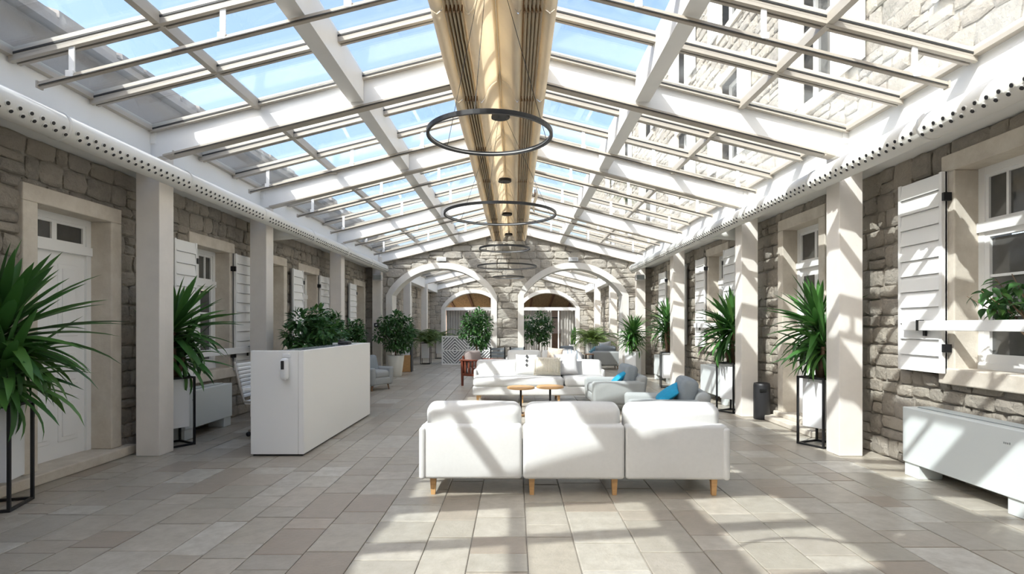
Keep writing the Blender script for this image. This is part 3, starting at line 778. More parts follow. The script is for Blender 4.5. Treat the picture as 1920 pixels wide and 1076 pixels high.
# ---------------------------------------------------------------- seating
def sofa(loc, rz, label, seats, backs, W=2.6, seed=1, back_panels=3):
    t = thing('sofa', label, 'sofa', loc, rz); random.seed(seed); h = W / 2
    # faces -y; depth 0.9 (front y=-0.45, back y=+0.45)
    m = MB(); m.rbox(0, -.06, .235, W - .02, .76, .17, .03, 2, 3); m.build('base', 'sofa_white', t, True)
    pw = W / back_panels
    for i in range(back_panels):
        m = MB(); m.rbox(-h + pw * (i + .5), .385, .38, pw - .008, .13, .46, .03, 3, 3, (0, .008, 0)); m.build('back_panel', 'sofa_white', t, True)
    for s in (-1, 1):
        m = MB(); m.rbox(s * (h - .02), .27, .37, .055, .40, .44, .025, 3, 2); m.build('side_panel', 'sofa_white', t, True)
    x = -h + .01
    for wd in seats:
        wd *= (W - .02); m = MB(); m.rbox(x + wd / 2, -.09, .395, wd - .012, .74, .17, .06, 3, 4, (0, 0, .018)); m.build('seat_cushion', 'sofa_white', t, True); x += wd
    x = -h + .02
    for wd in backs:
        wd *= (W - .04); m = MB(); m.rbox(0, 0, 0, wd - .03, .20, .40, .075, 4, 5, (0, .03, .012))
        m.build('back_cushion', 'sofa_white', t, True, (x + wd / 2, .25, .575 + rnd(-.006, .006)), (math.radians(-9), 0, math.radians(rnd(-.6, .6)))); x += wd
    for i, lx in enumerate((-h + .10, -h + pw + .08, h - pw - .08, h - .10)):
        for ly in (-.34, .36):
            m = MB(); a, b = .026, .018
            m.hexa([(lx - b, ly - b, 0), (lx + b, ly - b, 0), (lx + b, ly + b, 0), (lx - b, ly + b, 0), (lx - a, ly - a, .15), (lx + a, ly - a, .15), (lx + a, ly + a, .15), (lx - a, ly + a, .15)])
            lg = m.build('leg', 'oak', t)
            MB().box(lx - .02, lx + .11 if i < 2 else lx - .11, ly - .02, ly + .02, .138, .156).build('leg_plate', 'oak', lg)
    return t
sofa((.505, 5.12, 0), math.pi + math.radians(-.8), 'white three-seat sofa with oak legs seen from behind, closest to the bare paving', (.333, .334, .333), (.333, .334, .333), 2.6, 3)
sofa((.48, 10.72, 0), 0, 'white sofa facing the round coffee tables, holding cream and patterned pillows', (.675, .325), (.34, .335, .325), 2.54, 4)
sofa((.72, 14.75, 0), 0, 'white sofa with striped throw and tan pillow in front of the stone pier', (.5, .5), (.5, .5), 1.9, 5, 2)

def pillow_mesh(w_, h_, th, n=12, pinch=.06):
    m = MB(); v = []; f = []
    for s in (1, -1):
        for i in range(n + 1):
            for j in range(n + 1):
                u, q = -1 + 2 * i / n, -1 + 2 * j / n
                e = max(0, (1 - u ** 2) * (1 - q ** 2)) ** .45
                sx = w_ / 2 * u * (1 - pinch * (1 - q * q)); sz = h_ / 2 * q * (1 - pinch * (1 - u * u))
                v.append((sx, s * (th / 2 * e + .002), sz))
    k = (n + 1) ** 2
    for s in (0, 1):
        for i in range(n):
            for j in range(n):
                a = s * k + i * (n + 1) + j; q = (a, a + 1, a + n + 2, a + n + 1); f.append(q if s == 0 else tuple(reversed(q)))
    edge = [i * (n + 1) for i in range(n)] + [n * (n + 1) + j for j in range(n)] + [(n - i) * (n + 1) + n for i in range(n)] + [n - j for j in range(n)]
    for a, b in zip(edge, edge[1:] + edge[:1]): f.append((a, b, k + b, k + a))
    return m.add(v, f)
def pillow(loc, rot, w_, h_, th, mat_name, label, group=None):
    o = pillow_mesh(w_, h_, th).build('pillow', mat_name, None, True, loc, rot); return tag(o, label, 'pillow', group)
R_ = math.radians
o = pillow((.62, 10.59, .672), (R_(-16), R_(2), R_(4)), .52, .36, .16, 'cream_knit', 'cream fringed knit pillow leaning on the sofa behind the coffee tables')
for k in range(16):
    u = -.24 + k * .032; MB().rbox(u, -.075 + .045 * (u / .24) ** 2, -.0, .016, .02, .27, .007, 1, 2).build('knit_rib', 'cream_knit', o, True)
o = pillow((.24, 10.74, .69), (R_(-14), 0, R_(-6)), .45, .40, .14, 'sofa_white', 'white pillow with a column of black diamonds on the sofa')
for k in range(3):
    MB().hexa([(-.03, -.078, -.02 + k * .085), (0, -.084, -.055 + k * .085), (.03, -.078, -.02 + k * .085), (0, -.078, .015 + k * .085), (-.03, -.066, -.02 + k * .085), (0, -.07, -.055 + k * .085), (.03, -.066, -.02 + k * .085), (0, -.066, .015 + k * .085)]).build('black_diamond', 'black_plastic', o)
pillow((.99, 10.74, .70), (R_(-16), R_(-4), R_(-5)), .46, .42, .14, 'pillow_grey', 'plain pale grey pillow beside the cream knit pillow')
pillow((1.06, 14.66, .68), (R_(-14), R_(5), R_(-14)), .42, .36, .14, 'pillow_tan', 'tan patterned pillow on the sofa with the striped throw')
th = thing('throw_blanket', 'white throw blanket with blue-grey stripes over the sofa corner', 'blanket', (1.56, 14.9, .60))
m = MB(); v = []; f = []; n = 10
path = [(-.02, -.42, -.10), (-.01, -.22, -.10), (0, -.08, -.02), (.0, .02, .14), (0, .12, .205), (0, .22, .19), (.0, .32, .06), (0, .35, -.12)]
for (a, b, c) in path:
    for j in range(n + 1): v.append((a + (j / n - .5) * .5, b, c + .012 * math.sin(j * 1.7 + b * 9) - .10 * (j / n) ** 2))
for i in range(len(path) - 1):
    for j in range(n): q = i * (n + 1) + j; f.append((q, q + 1, q + n + 2, q + n + 1))
b_ = m.add(v, f).build('blanket', 'sofa_white', th, True); md = b_.modifiers.new('thickness', 'SOLIDIFY'); md.thickness = .012; md.offset = 1
for j in (2, 4, 7):
    m = MB(); vv = []; ff = []
    for i, p in enumerate(path):
        for jj in (j, j + .45): vv.append((p[0] + (jj / n - .5) * .5, p[1] - (.016 if i < 4 else -.016 if i > 5 else 0), p[2] + .018 + .012 * math.sin(jj * 1.7 + p[1] * 9) - .10 * (jj / n) ** 2))
    for i in range(len(path) - 1): q = 2 * i; ff.append((q, q + 1, q + 3, q + 2))
    so_ = m.add(vv, ff).build('stripe', 'stripe_blue', th, True); md = so_.modifiers.new('thickness', 'SOLIDIFY'); md.thickness = .004; md.offset = 1

def armchair(loc, rz, label, W=.86, Dp=.88, seed=1):
    t = thing('armchair', label, 'armchair', loc, rz); h = W / 2; d = Dp / 2    # faces -y
    for s in (-1, 1):
        m = MB(); m.rbox(s * (h - .065), 0, .315, .125, Dp - .02, .40, .055, 4, 4, (.015, 0, 0)); 
        m.v = [(x - s * .03 * (.5 - z) * 2 * .6, y - .05 * (z - .3) * (1 if y < 0 else -.9), z) for (x, y, z) in m.v]
        m.build('arm', 'sofa_grey', t, True)
    m = MB(); m.rbox(0, d - .10, .36, W - .03, .17, .49, .07, 4, 4, (0, .015, 0)); m.v = [(x, y + .16 * (z - .3), z) for (x, y, z) in m.v]; m.build('back', 'sofa_grey', t, True)
    m = MB(); m.rbox(0, -.04, .21, W - .2, Dp - .14, .16, .03, 2, 2); m.build('seat_base', 'sofa_grey', t, True)
    m = MB(); m.rbox(0, -.07, .355, W - .255, Dp - .20, .16, .06, 3, 3, (0, 0, .025)); m.build('seat_cushion', 'sofa_grey', t, True)
    m = MB(); m.rbox(0, 0, 0, W - .27, .20, .42, .065, 4, 4, (0, .03, .01)); m.build('back_cushion', 'grey_cushion', t, True, (0, d - .24, .555), (R_(-13), 0, 0))
    for sx in (-1, 1):
        for sy in (-1, 1):
            x, y = sx * (h - .10), sy * (d - .12)
            m = MB(); m.tube([(x + sx * .02, y + sy * .02, 0), (x, y, .14)], [.012, .021], 10); m.build('leg', 'brown_wood', t, True)
    return t
armchair((1.98, 7.35, 0), R_(-90 - 8), 'grey armchair with teal pillow directly behind the near white sofa', .86, 1.0)
armchair((1.74, 9.72, 0), R_(-90 + 2), 'grey armchair with teal pillow drawn up to the coffee tables', .9, .92)
pillow((1.98, 7.22, .545), (R_(-52), R_(14), R_(-104)), .40, .36, .12, 'teal', 'teal pillow on the armchair directly behind the near white sofa')
pillow((1.80, 9.60, .535), (R_(-52), R_(-14), R_(-84)), .40, .36, .12, 'teal', 'teal pillow on the armchair drawn up to the coffee tables')
armchair((-3.22, 12.55, 0), R_(60), 'grey tub armchair half hidden behind the reception desk', .7, .7)
armchair((3.02, 18.6, 0), R_(178), 'grey armchair with pale blue pillows beyond the sunlit arch', .95, .85)
armchair((1.78, 18.2, 0), R_(20), 'low grey armchair next to the small dark side table beyond the arch', .75, .8)
pillow((2.75, 18.62, .62), (R_(60), R_(8), R_(20)), .42, .40, .13, 'pale_blue', 'pale blue pillow lying on the armchair beyond the sunlit arch')
pillow((3.05, 18.70, .74), (R_(30), R_(-10), R_(10)), .42, .36, .12, 'planter_white', 'white pillow lying on the armchair beyond the sunlit arch')

def round_table(loc, label, rz=0):
    t = thing('coffee_table', label, 'table', loc, rz)
    MB().lathe([(.20, .425), (.222, .431), (.225, .445), (.22, .459), (.21, .463)], 0, 0, 40).build('tabletop', 'oak', t, False)
    MB().tube([(0, 0, .03), (0, 0, .43)], .017, 12).build('stem', 'black_metal', t, True)
    MB().lathe([(.15, 0), (.155, .006), (.155, .024), (.15, .03)], 0, 0, 32).build('base', 'oak', t)
    MB().lathe([(.05, .03), (.05, .038), (.03, .042)], 0, 0, 20).build('collar', 'black_metal', t)
round_table((.10, 8.98, 0), 'round oak coffee table on a black stem in line with the sofa cushion gap')
round_table((.58, 9.08, 0), 'round oak coffee table on a black stem beside the grey armchair')

# dark red wooden lounge chair
t = thing('wooden_lounge_chair', 'dark red slatted wooden lounge chair with taupe cushions beside the white sofa', 'chair', (-.80, 13.45, 0), R_(62))
for s in (-1, 1):
    for y in (-.34, .34):
        m = MB(); m.hexa([(s * .33 - .02, y - .02, 0), (s * .33 + .02, y - .02, 0), (s * .33 + .02, y + .02, 0), (s * .33 - .02, y + .02, 0), (s * .33 - .03, y - .03, .6), (s * .33 + .03, y - .03, .6), (s * .33 + .03, y + .03, .6), (s * .33 - .03, y + .03, .6)]); m.build('leg', 'red_wood', t)
    MB().bbox(s * .33 - .045, s * .33 + .045, -.40, .40, .6, .635).build('arm', 'red_wood', t)
    MB().bbox(s * .33 - .018, s * .33 + .018, -.34, .34, .24, .30).build('side_rail', 'red_wood', t)
    for k in range(6): y = -.26 + k * .104; MB().box(s * .33 - .01, s * .33 + .01, y - .022, y + .022, .3, .6).build('slat', 'red_wood', t)
MB().bbox(-.31, .31, .32, .36, .24, .72).build('back_frame', 'red_wood', t)
MB().bbox(-.31, .31, -.36, -.32, .24, .31).build('front_rail', 'red_wood', t)
m = MB(); m.rbox(0, -.02, .37, .58, .66, .15, .05, 3, 3, (0, 0, .02)); m.build('seat_cushion', 'taupe', t, True)
m = MB(); m.rbox(0, 0, 0, .56, .17, .42, .07, 3, 3, (0, .03, 0)); m.build('back_cushion', 'taupe', t, True, (0, .24, .62), (R_(-14), 0, 0))

def slat_chair(loc, rz, label):
    t = thing('slatted_chair', label, 'chair', loc, rz)
    for sx in (-1, 1):
        for y, hh in ((-.2, .43), (.2, .84)): MB().bbox(sx * .2 - .018, sx * .2 + .018, y - .018, y + .018, 0, hh, .004).build('leg', 'black_metal', t)
    m = MB(); m.rbox(0, 0, .45, .44, .44, .05, .02, 2, 2); m.build('seat', 'grey_cushion', t, True)
    for k in range(3): z = .55 + k * .095; MB().bbox(-.2, .2, .19, .215, z, z + .075, .01).build('back_slat', 'grey_cushion', t)
    return t
slat_chair((-.46, 15.52, 0), R_(6), 'grey slat-back chair standing by the arch beside the red wood chair')
slat_chair((.06, 15.72, 0), R_(-4), 'grey slat-back chair standing against the pier behind the white sofa')
t = thing('side_table', 'small dark side table between the two grey armchairs beyond the arch', 'table', (2.42, 17.95, 0))
MB().bbox(-.13, .13, -.13, .13, .50, .53).build('tabletop', 'brown_wood', t)
for sx in (-1, 1):
    for sy in (-1, 1): MB().box(sx * .11 - .012, sx * .11 + .012, sy * .11 - .012, sy * .11 + .012, 0, .5).build('leg', 'black_metal', t)

# ---------------------------------------------------------------- reception desk
t = thing('reception_desk', 'tall white reception desk with a hand sanitizer on its end', 'desk', (-2.635, 7.565, 0)); hx, hy = .295, 1.41
MB().bbox(hx - .06, hx, -hy, hy, .02, 1.17, .004).build('front_panel', 'white_paint', t)
MB().bbox(-hx, hx - .062, -hy, -hy + .06, .02, 1.17, .004).build('end_panel', 'white_paint', t)
MB().bbox(-hx, hx - .062, hy - .06, hy, .02, 1.17, .004).build('end_panel', 'white_paint', t)
MB().box(-hx + .02, hx - .02, -hy + .02, hy - .02, 0, .03).build('plinth', 'black_plastic', t)
MB().bbox(-hx + .12, hx - .062, -hy + .062, hy - .062, 1.10, 1.155, .004).build('ledge', 'counter_grey', t)
MB().bbox(-hx - .12, hx - .062, -hy + .062, hy - .062, .72, .75, .004).build('worktop', 'white_paint', t)
t = thing('sanitizer_dispenser', 'small white soap dispenser fixed to the end of the reception desk', 'dispenser', (-2.535, 6.155, .97))
m = MB(); m.rbox(0, -.045, .0, .085, .09, .24, .035, 3, 2); m.build('casing', 'planter_white', t, True)
m = MB(); m.rbox(-.005, -.0905, .045, .034, .012, .095, .0055, 2, 2); m.build('window', 'black_plastic', t, True)
MB().bbox(-.04, .05, -.012, 0, .125, .165).build('wall_plate', 'planter_white', t)
MB().tube([(.01, -.06, -.125), (.01, -.06, -.11)], .012, 10).build('nozzle', 'planter_white', t)
t = thing('desk_phone', 'small dark telephone lying on top of the reception desk', 'telephone', (-2.62, 8.55, 1.1555))
m = MB(); m.rbox(0, 0, .025, .16, .2, .05, .015, 2, 2); m.build('body', 'black_plastic', t, True); m = MB(); m.rbox(-.05, 0, .06, .045, .19, .035, .015, 2, 2); m.build('handset', 'black_plastic', t, True)
t = thing('office_chair', 'white ribbed swivel chair behind the reception desk', 'chair', (-3.20, 7.25, 0), R_(90))
MB().tube([(0, 0, .09), (0, 0, .45)], .028, 12).build('gas_column', 'frame_alu', t, True)
for k in range(5):
    a = k * 2 * math.pi / 5 + .3; c, s_ = math.cos(a), math.sin(a); l = MB(); l.tube([(0, 0, .11), (c * .28, s_ * .28, .075)], [.026, .016], 8); lg = l.build('base_arm', 'frame_alu', t, True)
    MB().tube([(c * .28 - s_ * .012, s_ * .28 + c * .012, .03), (c * .28 + s_ * .012, s_ * .28 - c * .012, .03)], .03, 14).build('caster', 'black_plastic', lg, True)
m = MB(); m.rbox(0, 0, .47, .46, .46, .05, .022, 3, 3); m.build('seat', 'white_paint', t, True)
for k in range(9):
    z = .56 + k * .048; m = MB(); m.rbox(0, .235 + (z - .56) * .22, z, .44, .03, .044, .014, 2, 3); m.build('back_rib', 'white_paint', t, True)
for s in (-1, 1): MB().tube([(s * .225, -.12, .47), (s * .235, .22, .49), (s * .235, .27, .66), (s * .235, .345, .99)], .014, 8).build('side_frame', 'frame_alu', t, True)

# ---------------------------------------------------------------- heaters
def heater(side, y0, y1, label, h=.66):
    frame = frameL if side < 0 else frameR
    t = thing('fan_heater', label, 'heater', frame((y0 + y1) / 2, 0, .2)); o = Vector(t.location)
    fr = lambda u, v, w_: tuple(Vector(frame(u, v, w_)) - o)
    bx(fr, y0, y1, .09, .34, .13, h, r=.008).build('body', 'heater_white', t)
    bx(fr, y0 + .09, y1 - .09, .12, .26, h - .004, h + .006).build('top_grille', 'grille_grey', t)
    for k in range(6):
        w_ = .13 + k * .022; bx(fr, y0 + .09, y1 - .09, w_, w_ + .008, h + .004, h + .012).build('grille_slat', 'heater_white', t)
    for (a, b) in ((y0 + .01, y0 + .20), (y1 - .20, y1 - .01)): bx(fr, a, b, .10, .325, 0, .135, r=.004).build('foot', 'heater_white', t)
    u = y0 + .16
    for k, (du, hh) in enumerate(((0, .018), (.018, .014), (.034, .014), (.050, .014))):
        bx(fr, u + du, u + du + .011, .34, .3415, h - .125, h - .125 + hh).build('logo_mark', 'grille_grey', t)
heater(1, 4.08, 5.42, 'white fan heater in sun stripes under the open-shuttered near window')
heater(1, 10.02, 11.32, 'white fan heater against the sunlit wall behind a tall yucca')
heater(1, 13.75, 15.1, 'white fan heater on the sunny side nearest the arches')
heater(-1, 6.95, 8.11, 'white fan heater in the shade behind the yucca by reception', .61)

# ---------------------------------------------------------------- plants
def leaf_mesh(droop, mat_name, width=.075, n=7):
    m = MB(); v = []; f = []; x = z = 0; ang = 0
    for i in range(n + 1):
        t_ = i / n; wd = width / 2 * (math.sin(math.pi * min(1, .12 + t_ * .9)) ** .6) * (1 if t_ < .999 else .05)
        if i == 0: wd = width * .22
        v += [(x, -wd, z + wd * .35), (x, 0, z), (x, wd, z + wd * .35)]
        ang = -droop * t_ ** 1.4; x += math.cos(ang) / n; z += math.sin(ang) / n
    for i in range(n):
        a = 3 * i; f += [(a, a + 3, a + 4, a + 1), (a + 1, a + 4, a + 5, a + 2)]
    return m.add(v, f).mesh('leaf', mat_name, True)
YL = [leaf_mesh(d, 'yucca_leaf', w_) for d, w_ in ((.18, .125), (.45, .13), (.85, .125), (1.25, .12), (1.7, .115), (.35, .11))]
def planter_stand(t, h=.83, sq=.34, pb=.22, ph=.60, black=True):
    b = .011; q = sq / 2
    for sx in (-1, 1):
        for sy in (-1, 1): MB().box(sx * q - b, sx * q + b, sy * q - b, sy * q + b, 0, h).build('stand_post', 'black_metal', t)
    for z in (b, h - b):
        for s in (-1, 1):
            MB().box(-q, q, s * q - b, s * q + b, z - b, z + b).build('stand_rail', 'black_metal', t); MB().box(s * q - b, s * q + b, -q, q, z - b, z + b).build('stand_rail', 'black_metal', t)
    k = q - .035; m = MB(); m.bbox(-k, k, -k, k, pb, h - .02, .006); m.build('planter', 'planter_white', t)
    MB().box(-k + .012, k - .012, -k + .012, k - .012, h - .022, h - .008).build('soil', 'soil', t)
def yucca(loc, label, rz=0.0, n=115, top=1.42, spread=1.0, seed=0, stand=True, group=None, hs=.83, tilt=(0, 0), limit=None):
    random.seed(seed); t = thing('potted_yucca', label, 'plant', loc, rz, group)
    if stand: planter_stand(t, hs)
    else:
        MB().bbox(-.17, .17, -.17, .17, 0, hs, .006).build('planter', 'planter_white', t); MB().box(-.155, .155, -.155, .155, hs - .006, hs + .004).build('soil', 'soil', t)
    heads = [((.02 + tilt[0], .0 + tilt[1], top), 1.0, .55), ((-.10 + tilt[0] * .5, .08, top - .22), .85, .3), ((.10, -.07 + tilt[1] * .5, top - .32), .8, .15)]
    for (hx_, hy_, hz), sc, share in heads:
        m = MB(); m.tube([(hx_ * .3, hy_ * .3, hs - .02), (hx_ * .7, hy_ * .7, (hs + hz) / 2), (hx_, hy_, hz + .02)], [.034, .03, .024], 9); m.build('trunk', 'trunk', t, True)
        k = int(n * share)
        for i in range(k):
            q = (i + .5) / k; el = R_(84 - 135 * q ** .8 + rnd(-10, 10)); az = i * 2.39996 + rnd(-.25, .25)
            if limit:
                if math.cos(az + rz) * limit > .35: continue
            L_ = (.46 + .24 * math.sin(math.pi * min(1, q * .9 + .15))) * sc * spread * rnd(.86, 1.1)
            vi = 0 if q < .25 else random.choice((1, 5)) if q < .45 else random.choice((1, 2, 3)) if q < .75 else random.choice((2, 3, 4))
            wa = az + rz; tipx, tipy = math.cos(wa) * math.cos(el) * L_, math.sin(wa) * math.cos(el) * L_
            if any(abs(loc[0] + tipx * k_ - XC) > WALL - .09 or any(abs(loc[1] + tipy * k_ - cy_ - .13) < .21 and COLI - .09 < abs(loc[0] + tipx * k_ - XC) < COLO + .03 for cy_ in COLY) for k_ in (.25, .4, .55, .7, .85, 1.0)): continue
            link('leaf', YL[vi], t, (hx_ + rnd(-.012, .012), hy_ + rnd(-.012, .012), hz + .10 - .20 * q), (rnd(-.35, .35), -el, az), (L_, L_ * rnd(.75, 1.0), L_))
    return t
yucca((-4.14, 4.42, 0), 'yucca in a black wire stand beside the white panelled door', .3, 240, 1.33, 1.2, 11, limit=-1)
yucca((-4.14, 6.71, 0), 'yucca in a black wire stand against the shaded fan heater', 1.0, 200, 1.36, 1.06, 12)
yucca((3.71, 6.74, 0), 'yucca in a black wire stand beside the stone-framed glazed door', 2.0, 200, 1.40, 1.0, 13)
yucca((3.66, 9.34, 0), 'drooping yucca in a black wire stand behind the column next to the litter bin', .5, 200, 1.40, 1.0, 14)
yucca((3.60, 13.0, 0), 'tall narrow yucca in a black wire stand by the heater near the arches', 1.4, 150, 1.48, .92, 15)
yucca((3.36, 15.75, 0), 'dense yucca in a plain white square planter against the arched wall', .9, 160, 1.22, .85, 16, False, None, .72)

def foliage(m, centers, n, leaf, rad, up=.2):
    for i in range(n):
        c, rr = random.choice(centers)
        while True:
            p = Vector((rnd(-1, 1), rnd(-1, 1), rnd(-1, 1)))
            if .25 < p.length < 1: break
        p = Vector(c) + Vector((p.x * rr[0], p.y * rr[1], p.z * rr[2]))
        L_ = leaf * rnd(.7, 1.2); d = (p - Vector(c)); d.z += rnd(-.3, up) * max(rr); d = d.normalized() if d.length > 0 else Vector((1, 0, 0))
        d = (d + Vector((rnd(-.7, .7), rnd(-.7, .7), rnd(-.9, .3)))).normalized()
        a = d.cross(Vector((rnd(-.4, .4), rnd(-.4, .4), 1))).normalized(); nn = a.cross(d)
        w_ = L_ * .24
        q = [p, p + d * L_ * .35 + a * w_ + nn * .1 * L_, p + d * L_ * .4 + nn * .02 * L_, p + d * L_ * .35 - a * w_ + nn * .1 * L_, p + d * L_ + nn * (-.08) * L_,
             p + d * L_ * .72 + a * w_ * .7, p + d * L_ * .72 - a * w_ * .7]
        m.add(q, [(0, 2, 1), (0, 3, 2), (1, 2, 4, 5), (2, 3, 6, 4)])
def pot_round(t, r0, r1, h, mat_name):
    MB().lathe([(r0 * .96, 0), (r0, .01), (r1, h), (r1 - .02, h), (r1 - .03, h - .05), (r1 - .04, h - .05)], 0, 0, 28).build('pot', mat_name, t, True)
    MB().lathe([(r1 - .035, h - .07), (r1 - .03, h - .035), (.02, h - .03)], 0, 0, 20).build('soil', 'soil', t)
def ficus(loc, label, seed, crown_z, rad, stem_h, n=1500, leaf=.08, pot=(.17, .23, .42, 'pot_cream'), blobs=9, square=None, branches=6):
    random.seed(seed); t = thing('potted_ficus', label, 'plant', loc)
    if square: planter_stand(t, square)
    else: pot_round(t, *pot)
    base = square or pot[2]
    cs = []
    for i in range(blobs):
        a = i * 2.4; q = (i + .5) / blobs; z = crown_z + rad[2] * (2 * q - 1) * .72; rr = math.sqrt(max(.05, 1 - (2 * q - 1) ** 2)) * rnd(.5, .86)
        cs.append(((rad[0] * rr * math.cos(a) + rnd(-.04, .04), rad[1] * rr * math.sin(a) + rnd(-.04, .04), z), (rad[0] * rnd(.30, .50), rad[1] * rnd(.30, .50), rad[2] * rnd(.26, .42))))
    m = MB(); m.tube([(0, 0, base - .06), (rnd(-.03, .03), rnd(-.03, .03), (base + crown_z) / 2), (0, 0, crown_z)], [.024, .02, .014], 8); m.build('trunk', 'trunk', t, True)
    for i in range(branches):
        c = cs[i % len(cs)][0]; m = MB(); m.tube([(0, 0, max(base, crown_z - rad[2] * .9)), (c[0] * .5, c[1] * .5, (crown_z + c[2]) / 2 - .1), c], [.012, .009, .005], 6); m.build('branch', 'trunk', t, True)
    m = MB(); foliage(m, cs, n, leaf, rad); stuff(m.build('foliage', 'ficus_leaf', t))
    return t
ficus((-3.34, 9.15, 0), 'bushy dark ficus behind the near half of the reception desk', 21, 1.28, (.42, .46, .46), .8, 1300, .12)
ficus((-3.42, 10.15, 0), 'rounded dark ficus behind the far end of the reception desk', 22, 1.24, (.34, .42, .42), .8, 1100, .12)
ficus((-3.84, 13.4, 0), 'small dark ficus between the reception desk and the wall thermostat', 23, 1.18, (.30, .3, .42), .8, 800, .11)
ficus((-3.40, 15.85, 0), 'big dark ficus in a tall cream tapered pot by the arch', 24, 1.28, (.52, .5, .58), .8, 2000, .115, (.17, .245, .60, 'pot_cream'), 12)
ficus((-1.06, 15.55, 0), 'ficus standard with a round green crown in front of the stone pier', 25, 1.36, (.47, .45, .56), .8, 1700, .11, (.15, .2, .36, 'planter_white'), 12)
ficus((.78, 18.4, 0), 'ficus standard with a round crown seen through the arch, white sofa below', 26, 1.34, (.56, .5, .54), .8, 1700, .11, (.15, .2, .36, 'planter_white'), 12)
# ficus on the near right window sill, leaves told apart
random.seed(31); t = thing('potted_ficus', 'bright green ficus reaching out from the near window sill', 'plant', (4.19, 4.36, 1.05))
pot_round(t, .09, .115, .19, 'planter_white')
def broad_leaf():
    m = MB(); v = [(0, 0, 0)]; f = []; prof = [(.12, .16), (.3, .27), (.5, .27), (.72, .17), (.88, .08)]
    for (x, w_) in prof: z = -.25 * x * x; v += [(x, -w_, z + .06), (x, 0, z), (x, w_, z + .06)]
    v.append((1.05, 0, -.32)); f += [(0, 2, 1), (0, 3, 2)]
    for i in range(len(prof) - 1): a = 1 + 3 * i; f += [(a, a + 1, a + 4, a + 3), (a + 1, a + 2, a + 5, a + 4)]
    a = 1 + 3 * (len(prof) - 1); e = len(v) - 1; f += [(a, a + 1, e), (a + 1, a + 2, e)]
    return m.add(v, f).mesh('leaf', 'ficus_leaf', True)
BL = broad_leaf()
tips = [(a * 1.12, b * 1.15, c * 1.05 + .06) for (a, b, c) in [(-.10, .34, .52), (-.22, .20, .46), (-.16, .10, .72), (-.28, .10, .62), (-.12, .28, .70), (-.25, .25, .60), (-.05, -.1, .8), (-.2, -.05, .5), (-.30, .32, .56), (-.16, .18, .56), (-.02, .2, .62)]]
for tip in tips:
    tv = Vector(tip); mid = tv * .5 + Vector((0, 0, .14)); MB().tube([(0, 0, .16), tuple(mid), tip], [.008, .006, .003], 6).build('branch', 'trunk', t, True)
    for k in range(11):
        q = rnd(.55, 1.04); p = mid.lerp(tv, (q - .5) * 2) if q > .5 else mid
        L_ = rnd(.075, .12); az = rnd(0, 6.28)
        link('leaf', BL, t, p + Vector((rnd(-.03, .03), rnd(-.03, .03), rnd(-.04, .04))), (rnd(-.5, .5), rnd(-.1, .9), az), (L_, L_, L_))
# palms beyond the arches
def palm(loc, label, seed, n=34, L0=.92, hs=.8, stand=True, top=.05):
    random.seed(seed); t = thing('potted_palm', label, 'plant', loc)
    if stand: planter_stand(t, hs)
    else: MB().bbox(-.17, .17, -.17, .17, 0, hs, .006).build('planter', 'planter_white', t); MB().box(-.155, .155, -.155, .155, hs - .006, hs + .004).build('soil', 'soil', t)
    for i in range(n):
        az = i * 2.4 + rnd(-.2, .2); el = R_(rnd(25, 80)); L_ = L0 * rnd(.7, 1.1); m = MB(); pts = []
        for k in range(9):
            s_ = k / 8; e = el - 1.35 * s_ ** 1.5; r = L_ / 8
            pts.append(Vector((0, 0, hs)) if not pts else pts[-1] + Vector((math.cos(az) * math.cos(e), math.sin(az) * math.cos(e), math.sin(e))) * r)
        m.tube(pts, [.006] * 8 + [.002], 5)
        for k in range(2, 9):
            for s_ in (-1, 1):
                for sub in (0, .5):
                    p = pts[k - 1].lerp(pts[k], sub); d = (pts[k] - pts[k - 1]).normalized(); sd_ = d.cross(Vector((0, 0, 1))).normalized() * s_
                    tip = p + (sd_ * .8 + d * .7 + Vector((0, 0, -.25))).normalized() * L_ * .28; w_ = d * .014
                    m.add([p - w_, p + w_, p.lerp(tip, .5) + w_ * 1.2, tip, p.lerp(tip, .5) - w_], [(0, 1, 2, 4), (4, 2, 3)])
        m.build('frond', 'palm_leaf', t)
    return t
palm((-3.35, 20.9, 0), 'palm in the black wire stand closer to the big cream pot', 41)
palm((-3.30, 24.4, 0), 'palm in the black wire stand next to the far arched wall', 42)
palm((-2.1, 21.75, 0), 'low bright green palm behind the white lattice screen', 43, 22, .7, .72, False)
palm((-.75, 22.6, 0), 'bright palm behind the lattice screen and the round ficus', 46, 18, .6, .72, False)
palm((2.95, 20.6, 0), 'golden green palm beyond the sunlit arch behind the armchair', 44, 40, 1.0)
palm((3.15, 23.6, 0), 'golden green palm further along the sunlit columns', 45, 34, .8)
random.seed(5); t = thing('potted_snake_plant', 'upright snake plant in a white planter before the far curtain', 'plant', (2.55, 24.2, 0))
MB().bbox(-.16, .16, -.16, .16, 0, .62, .006).build('planter', 'planter_white', t); MB().box(-.145, .145, -.145, .145, .612, .626).build('soil', 'soil', t)
for i in range(16): L_ = rnd(.5, .85); link('leaf', YL[0], t, (rnd(-.08, .08), rnd(-.08, .08), .61), (rnd(-.5, .5), -R_(rnd(76, 90)), rnd(0, 6.28)), (L_, L_ * .9, L_))
t = thing('planter_box', 'brown wooden box with a white planter on top beside the cream pot', 'planter', (-3.42, 17.45, 0))
MB().bbox(-.17, .17, -.17, .17, 0, .52, .006).build('wood_box', 'oak', t); MB().bbox(-.15, .15, -.15, .15, .52, .86, .006).build('planter', 'planter_white', t); MB().box(.18, .20, -.17, .17, 0, .9).build('black_frame', 'black_metal', t)

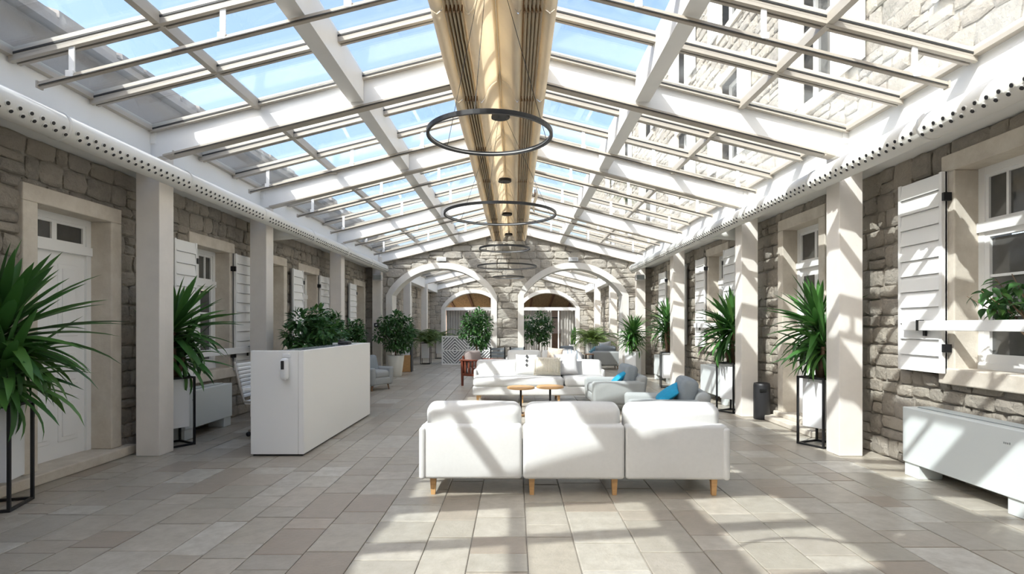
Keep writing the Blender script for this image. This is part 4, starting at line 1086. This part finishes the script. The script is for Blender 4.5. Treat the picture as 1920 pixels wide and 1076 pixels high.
# white lattice screen
t = thing('lattice_screen', 'white lattice screen with diamond pattern beyond the arch', 'screen', (-1.72, 20.45, 0)); W2, H2 = .97, 1.06
for (a, b, c, d) in ((-W2, W2, 0, .05), (-W2, W2, H2 - .05, H2), (-W2, -W2 + .05, .05, H2 - .05), (W2 - .05, W2, .05, H2 - .05), (-W2, W2, H2 / 2 - .018, H2 / 2 + .018)): MB().box(a, b, -.02, .02, c, d).build('frame_bar', 'white_paint', t)
MB().box(-.018, .018, -.018, .018, .05, H2 - .05).build('frame_bar', 'white_paint', t)
MB().box(-W2 + .04, W2 - .04, .022, .03, .04, H2 - .04).build('backing_panel', 'screen_grey', t)
def diag(p, q):
    d = Vector((q[0] - p[0], 0, q[1] - p[1])).normalized(); nn = Vector((-d.z, 0, d.x)) * .021; P_ = Vector((p[0], 0, p[1])); Q_ = Vector((q[0], 0, q[1])); y_ = Vector((0, .014, 0))
    MB().hexa([P_ - nn - y_, Q_ - nn - y_, Q_ - nn + y_, P_ - nn + y_, P_ + nn - y_, Q_ + nn - y_, Q_ + nn + y_, P_ + nn + y_]).build('slat', 'white_paint', t)
for half in (-1, 1):
    cx = half * (W2 / 2 - .0)
    for k in range(1, 8):
        r = k * .115
        for sx in (-1, 1):
            for sz in (-1, 1):
                p = (cx + sx * r, H2 / 2); q = (cx, H2 / 2 + sz * r); hw = W2 / 2 - .03; hh = H2 / 2 - .03
                t0, t1 = 0.0, 1.0       # clip to the panel
                t0 = max(t0, (r - hw) / r); t1 = min(t1, hh / r)
                if t1 - t0 < .05: continue
                f_ = lambda tt: (cx + sx * r * (1 - tt), H2 / 2 + sz * r * tt)
                diag(f_(t0), f_(t1))

# ---------------------------------------------------------------- bin, sensors, speakers
t = thing('litter_bin', 'black cylindrical litter bin by the column and stone door step', 'bin', (3.84, 8.62, 0))
MB().lathe([(.118, 0), (.122, .01), (.122, .52), (.115, .555), (.10, .56), (.095, .53), (.02, .53)], 0, 0, 28).build('body', 'black_plastic', t, True)
m = MB(); m.rbox(-.03, -.113, .45, .11, .03, .055, .014, 3, 2); m.build('opening', 'dark_hole', t, True)
for cx, lab in ((ACX[0], 'small white box light fixed above the arch on the reception side'), (ACX[1], 'small white box light fixed above the sunlit arch')):
    t = thing('emergency_light', lab, 'light', (cx, Y1 - .06, 3.42)); MB().bbox(-.14, .14, -.05, .05, -.06, .06, .01).build('housing', 'planter_white', t); MB().box(-.12, .12, -.054, -.05, -.045, .045).build('diffuser', 'led_white', t)
for s, lab in ((-1, 'small grey loudspeaker under the duct on the reception side end column'), (1, 'small grey loudspeaker under the duct on the sunlit end column')):
    t = thing('loudspeaker', lab, 'speaker', (XC + s * 3.83, 16.22, 2.85)); m = MB(); m.rbox(0, 0, 0, .26, .18, .17, .03, 2, 2); m.build('cabinet', 'pillow_grey', t, True); MB().bbox(-.11, .11, -.098, -.088, -.065, .065, .004).build('grille', 'grille_grey', t); MB().box(-.02, .02, .09, .14, -.03, .03).build('bracket', 'black_metal', t)
t = thing('thermostat', 'small dark framed thermostat on the end column past reception', 'thermostat', (XC - 3.9, 16.35, 1.46)); MB().bbox(-.07, .07, -.02, .01, -.06, .06, .006).build('frame', 'black_plastic', t); MB().box(-.03, .03, -.024, -.02, -.025, .025).build('display', 'planter_white', t)
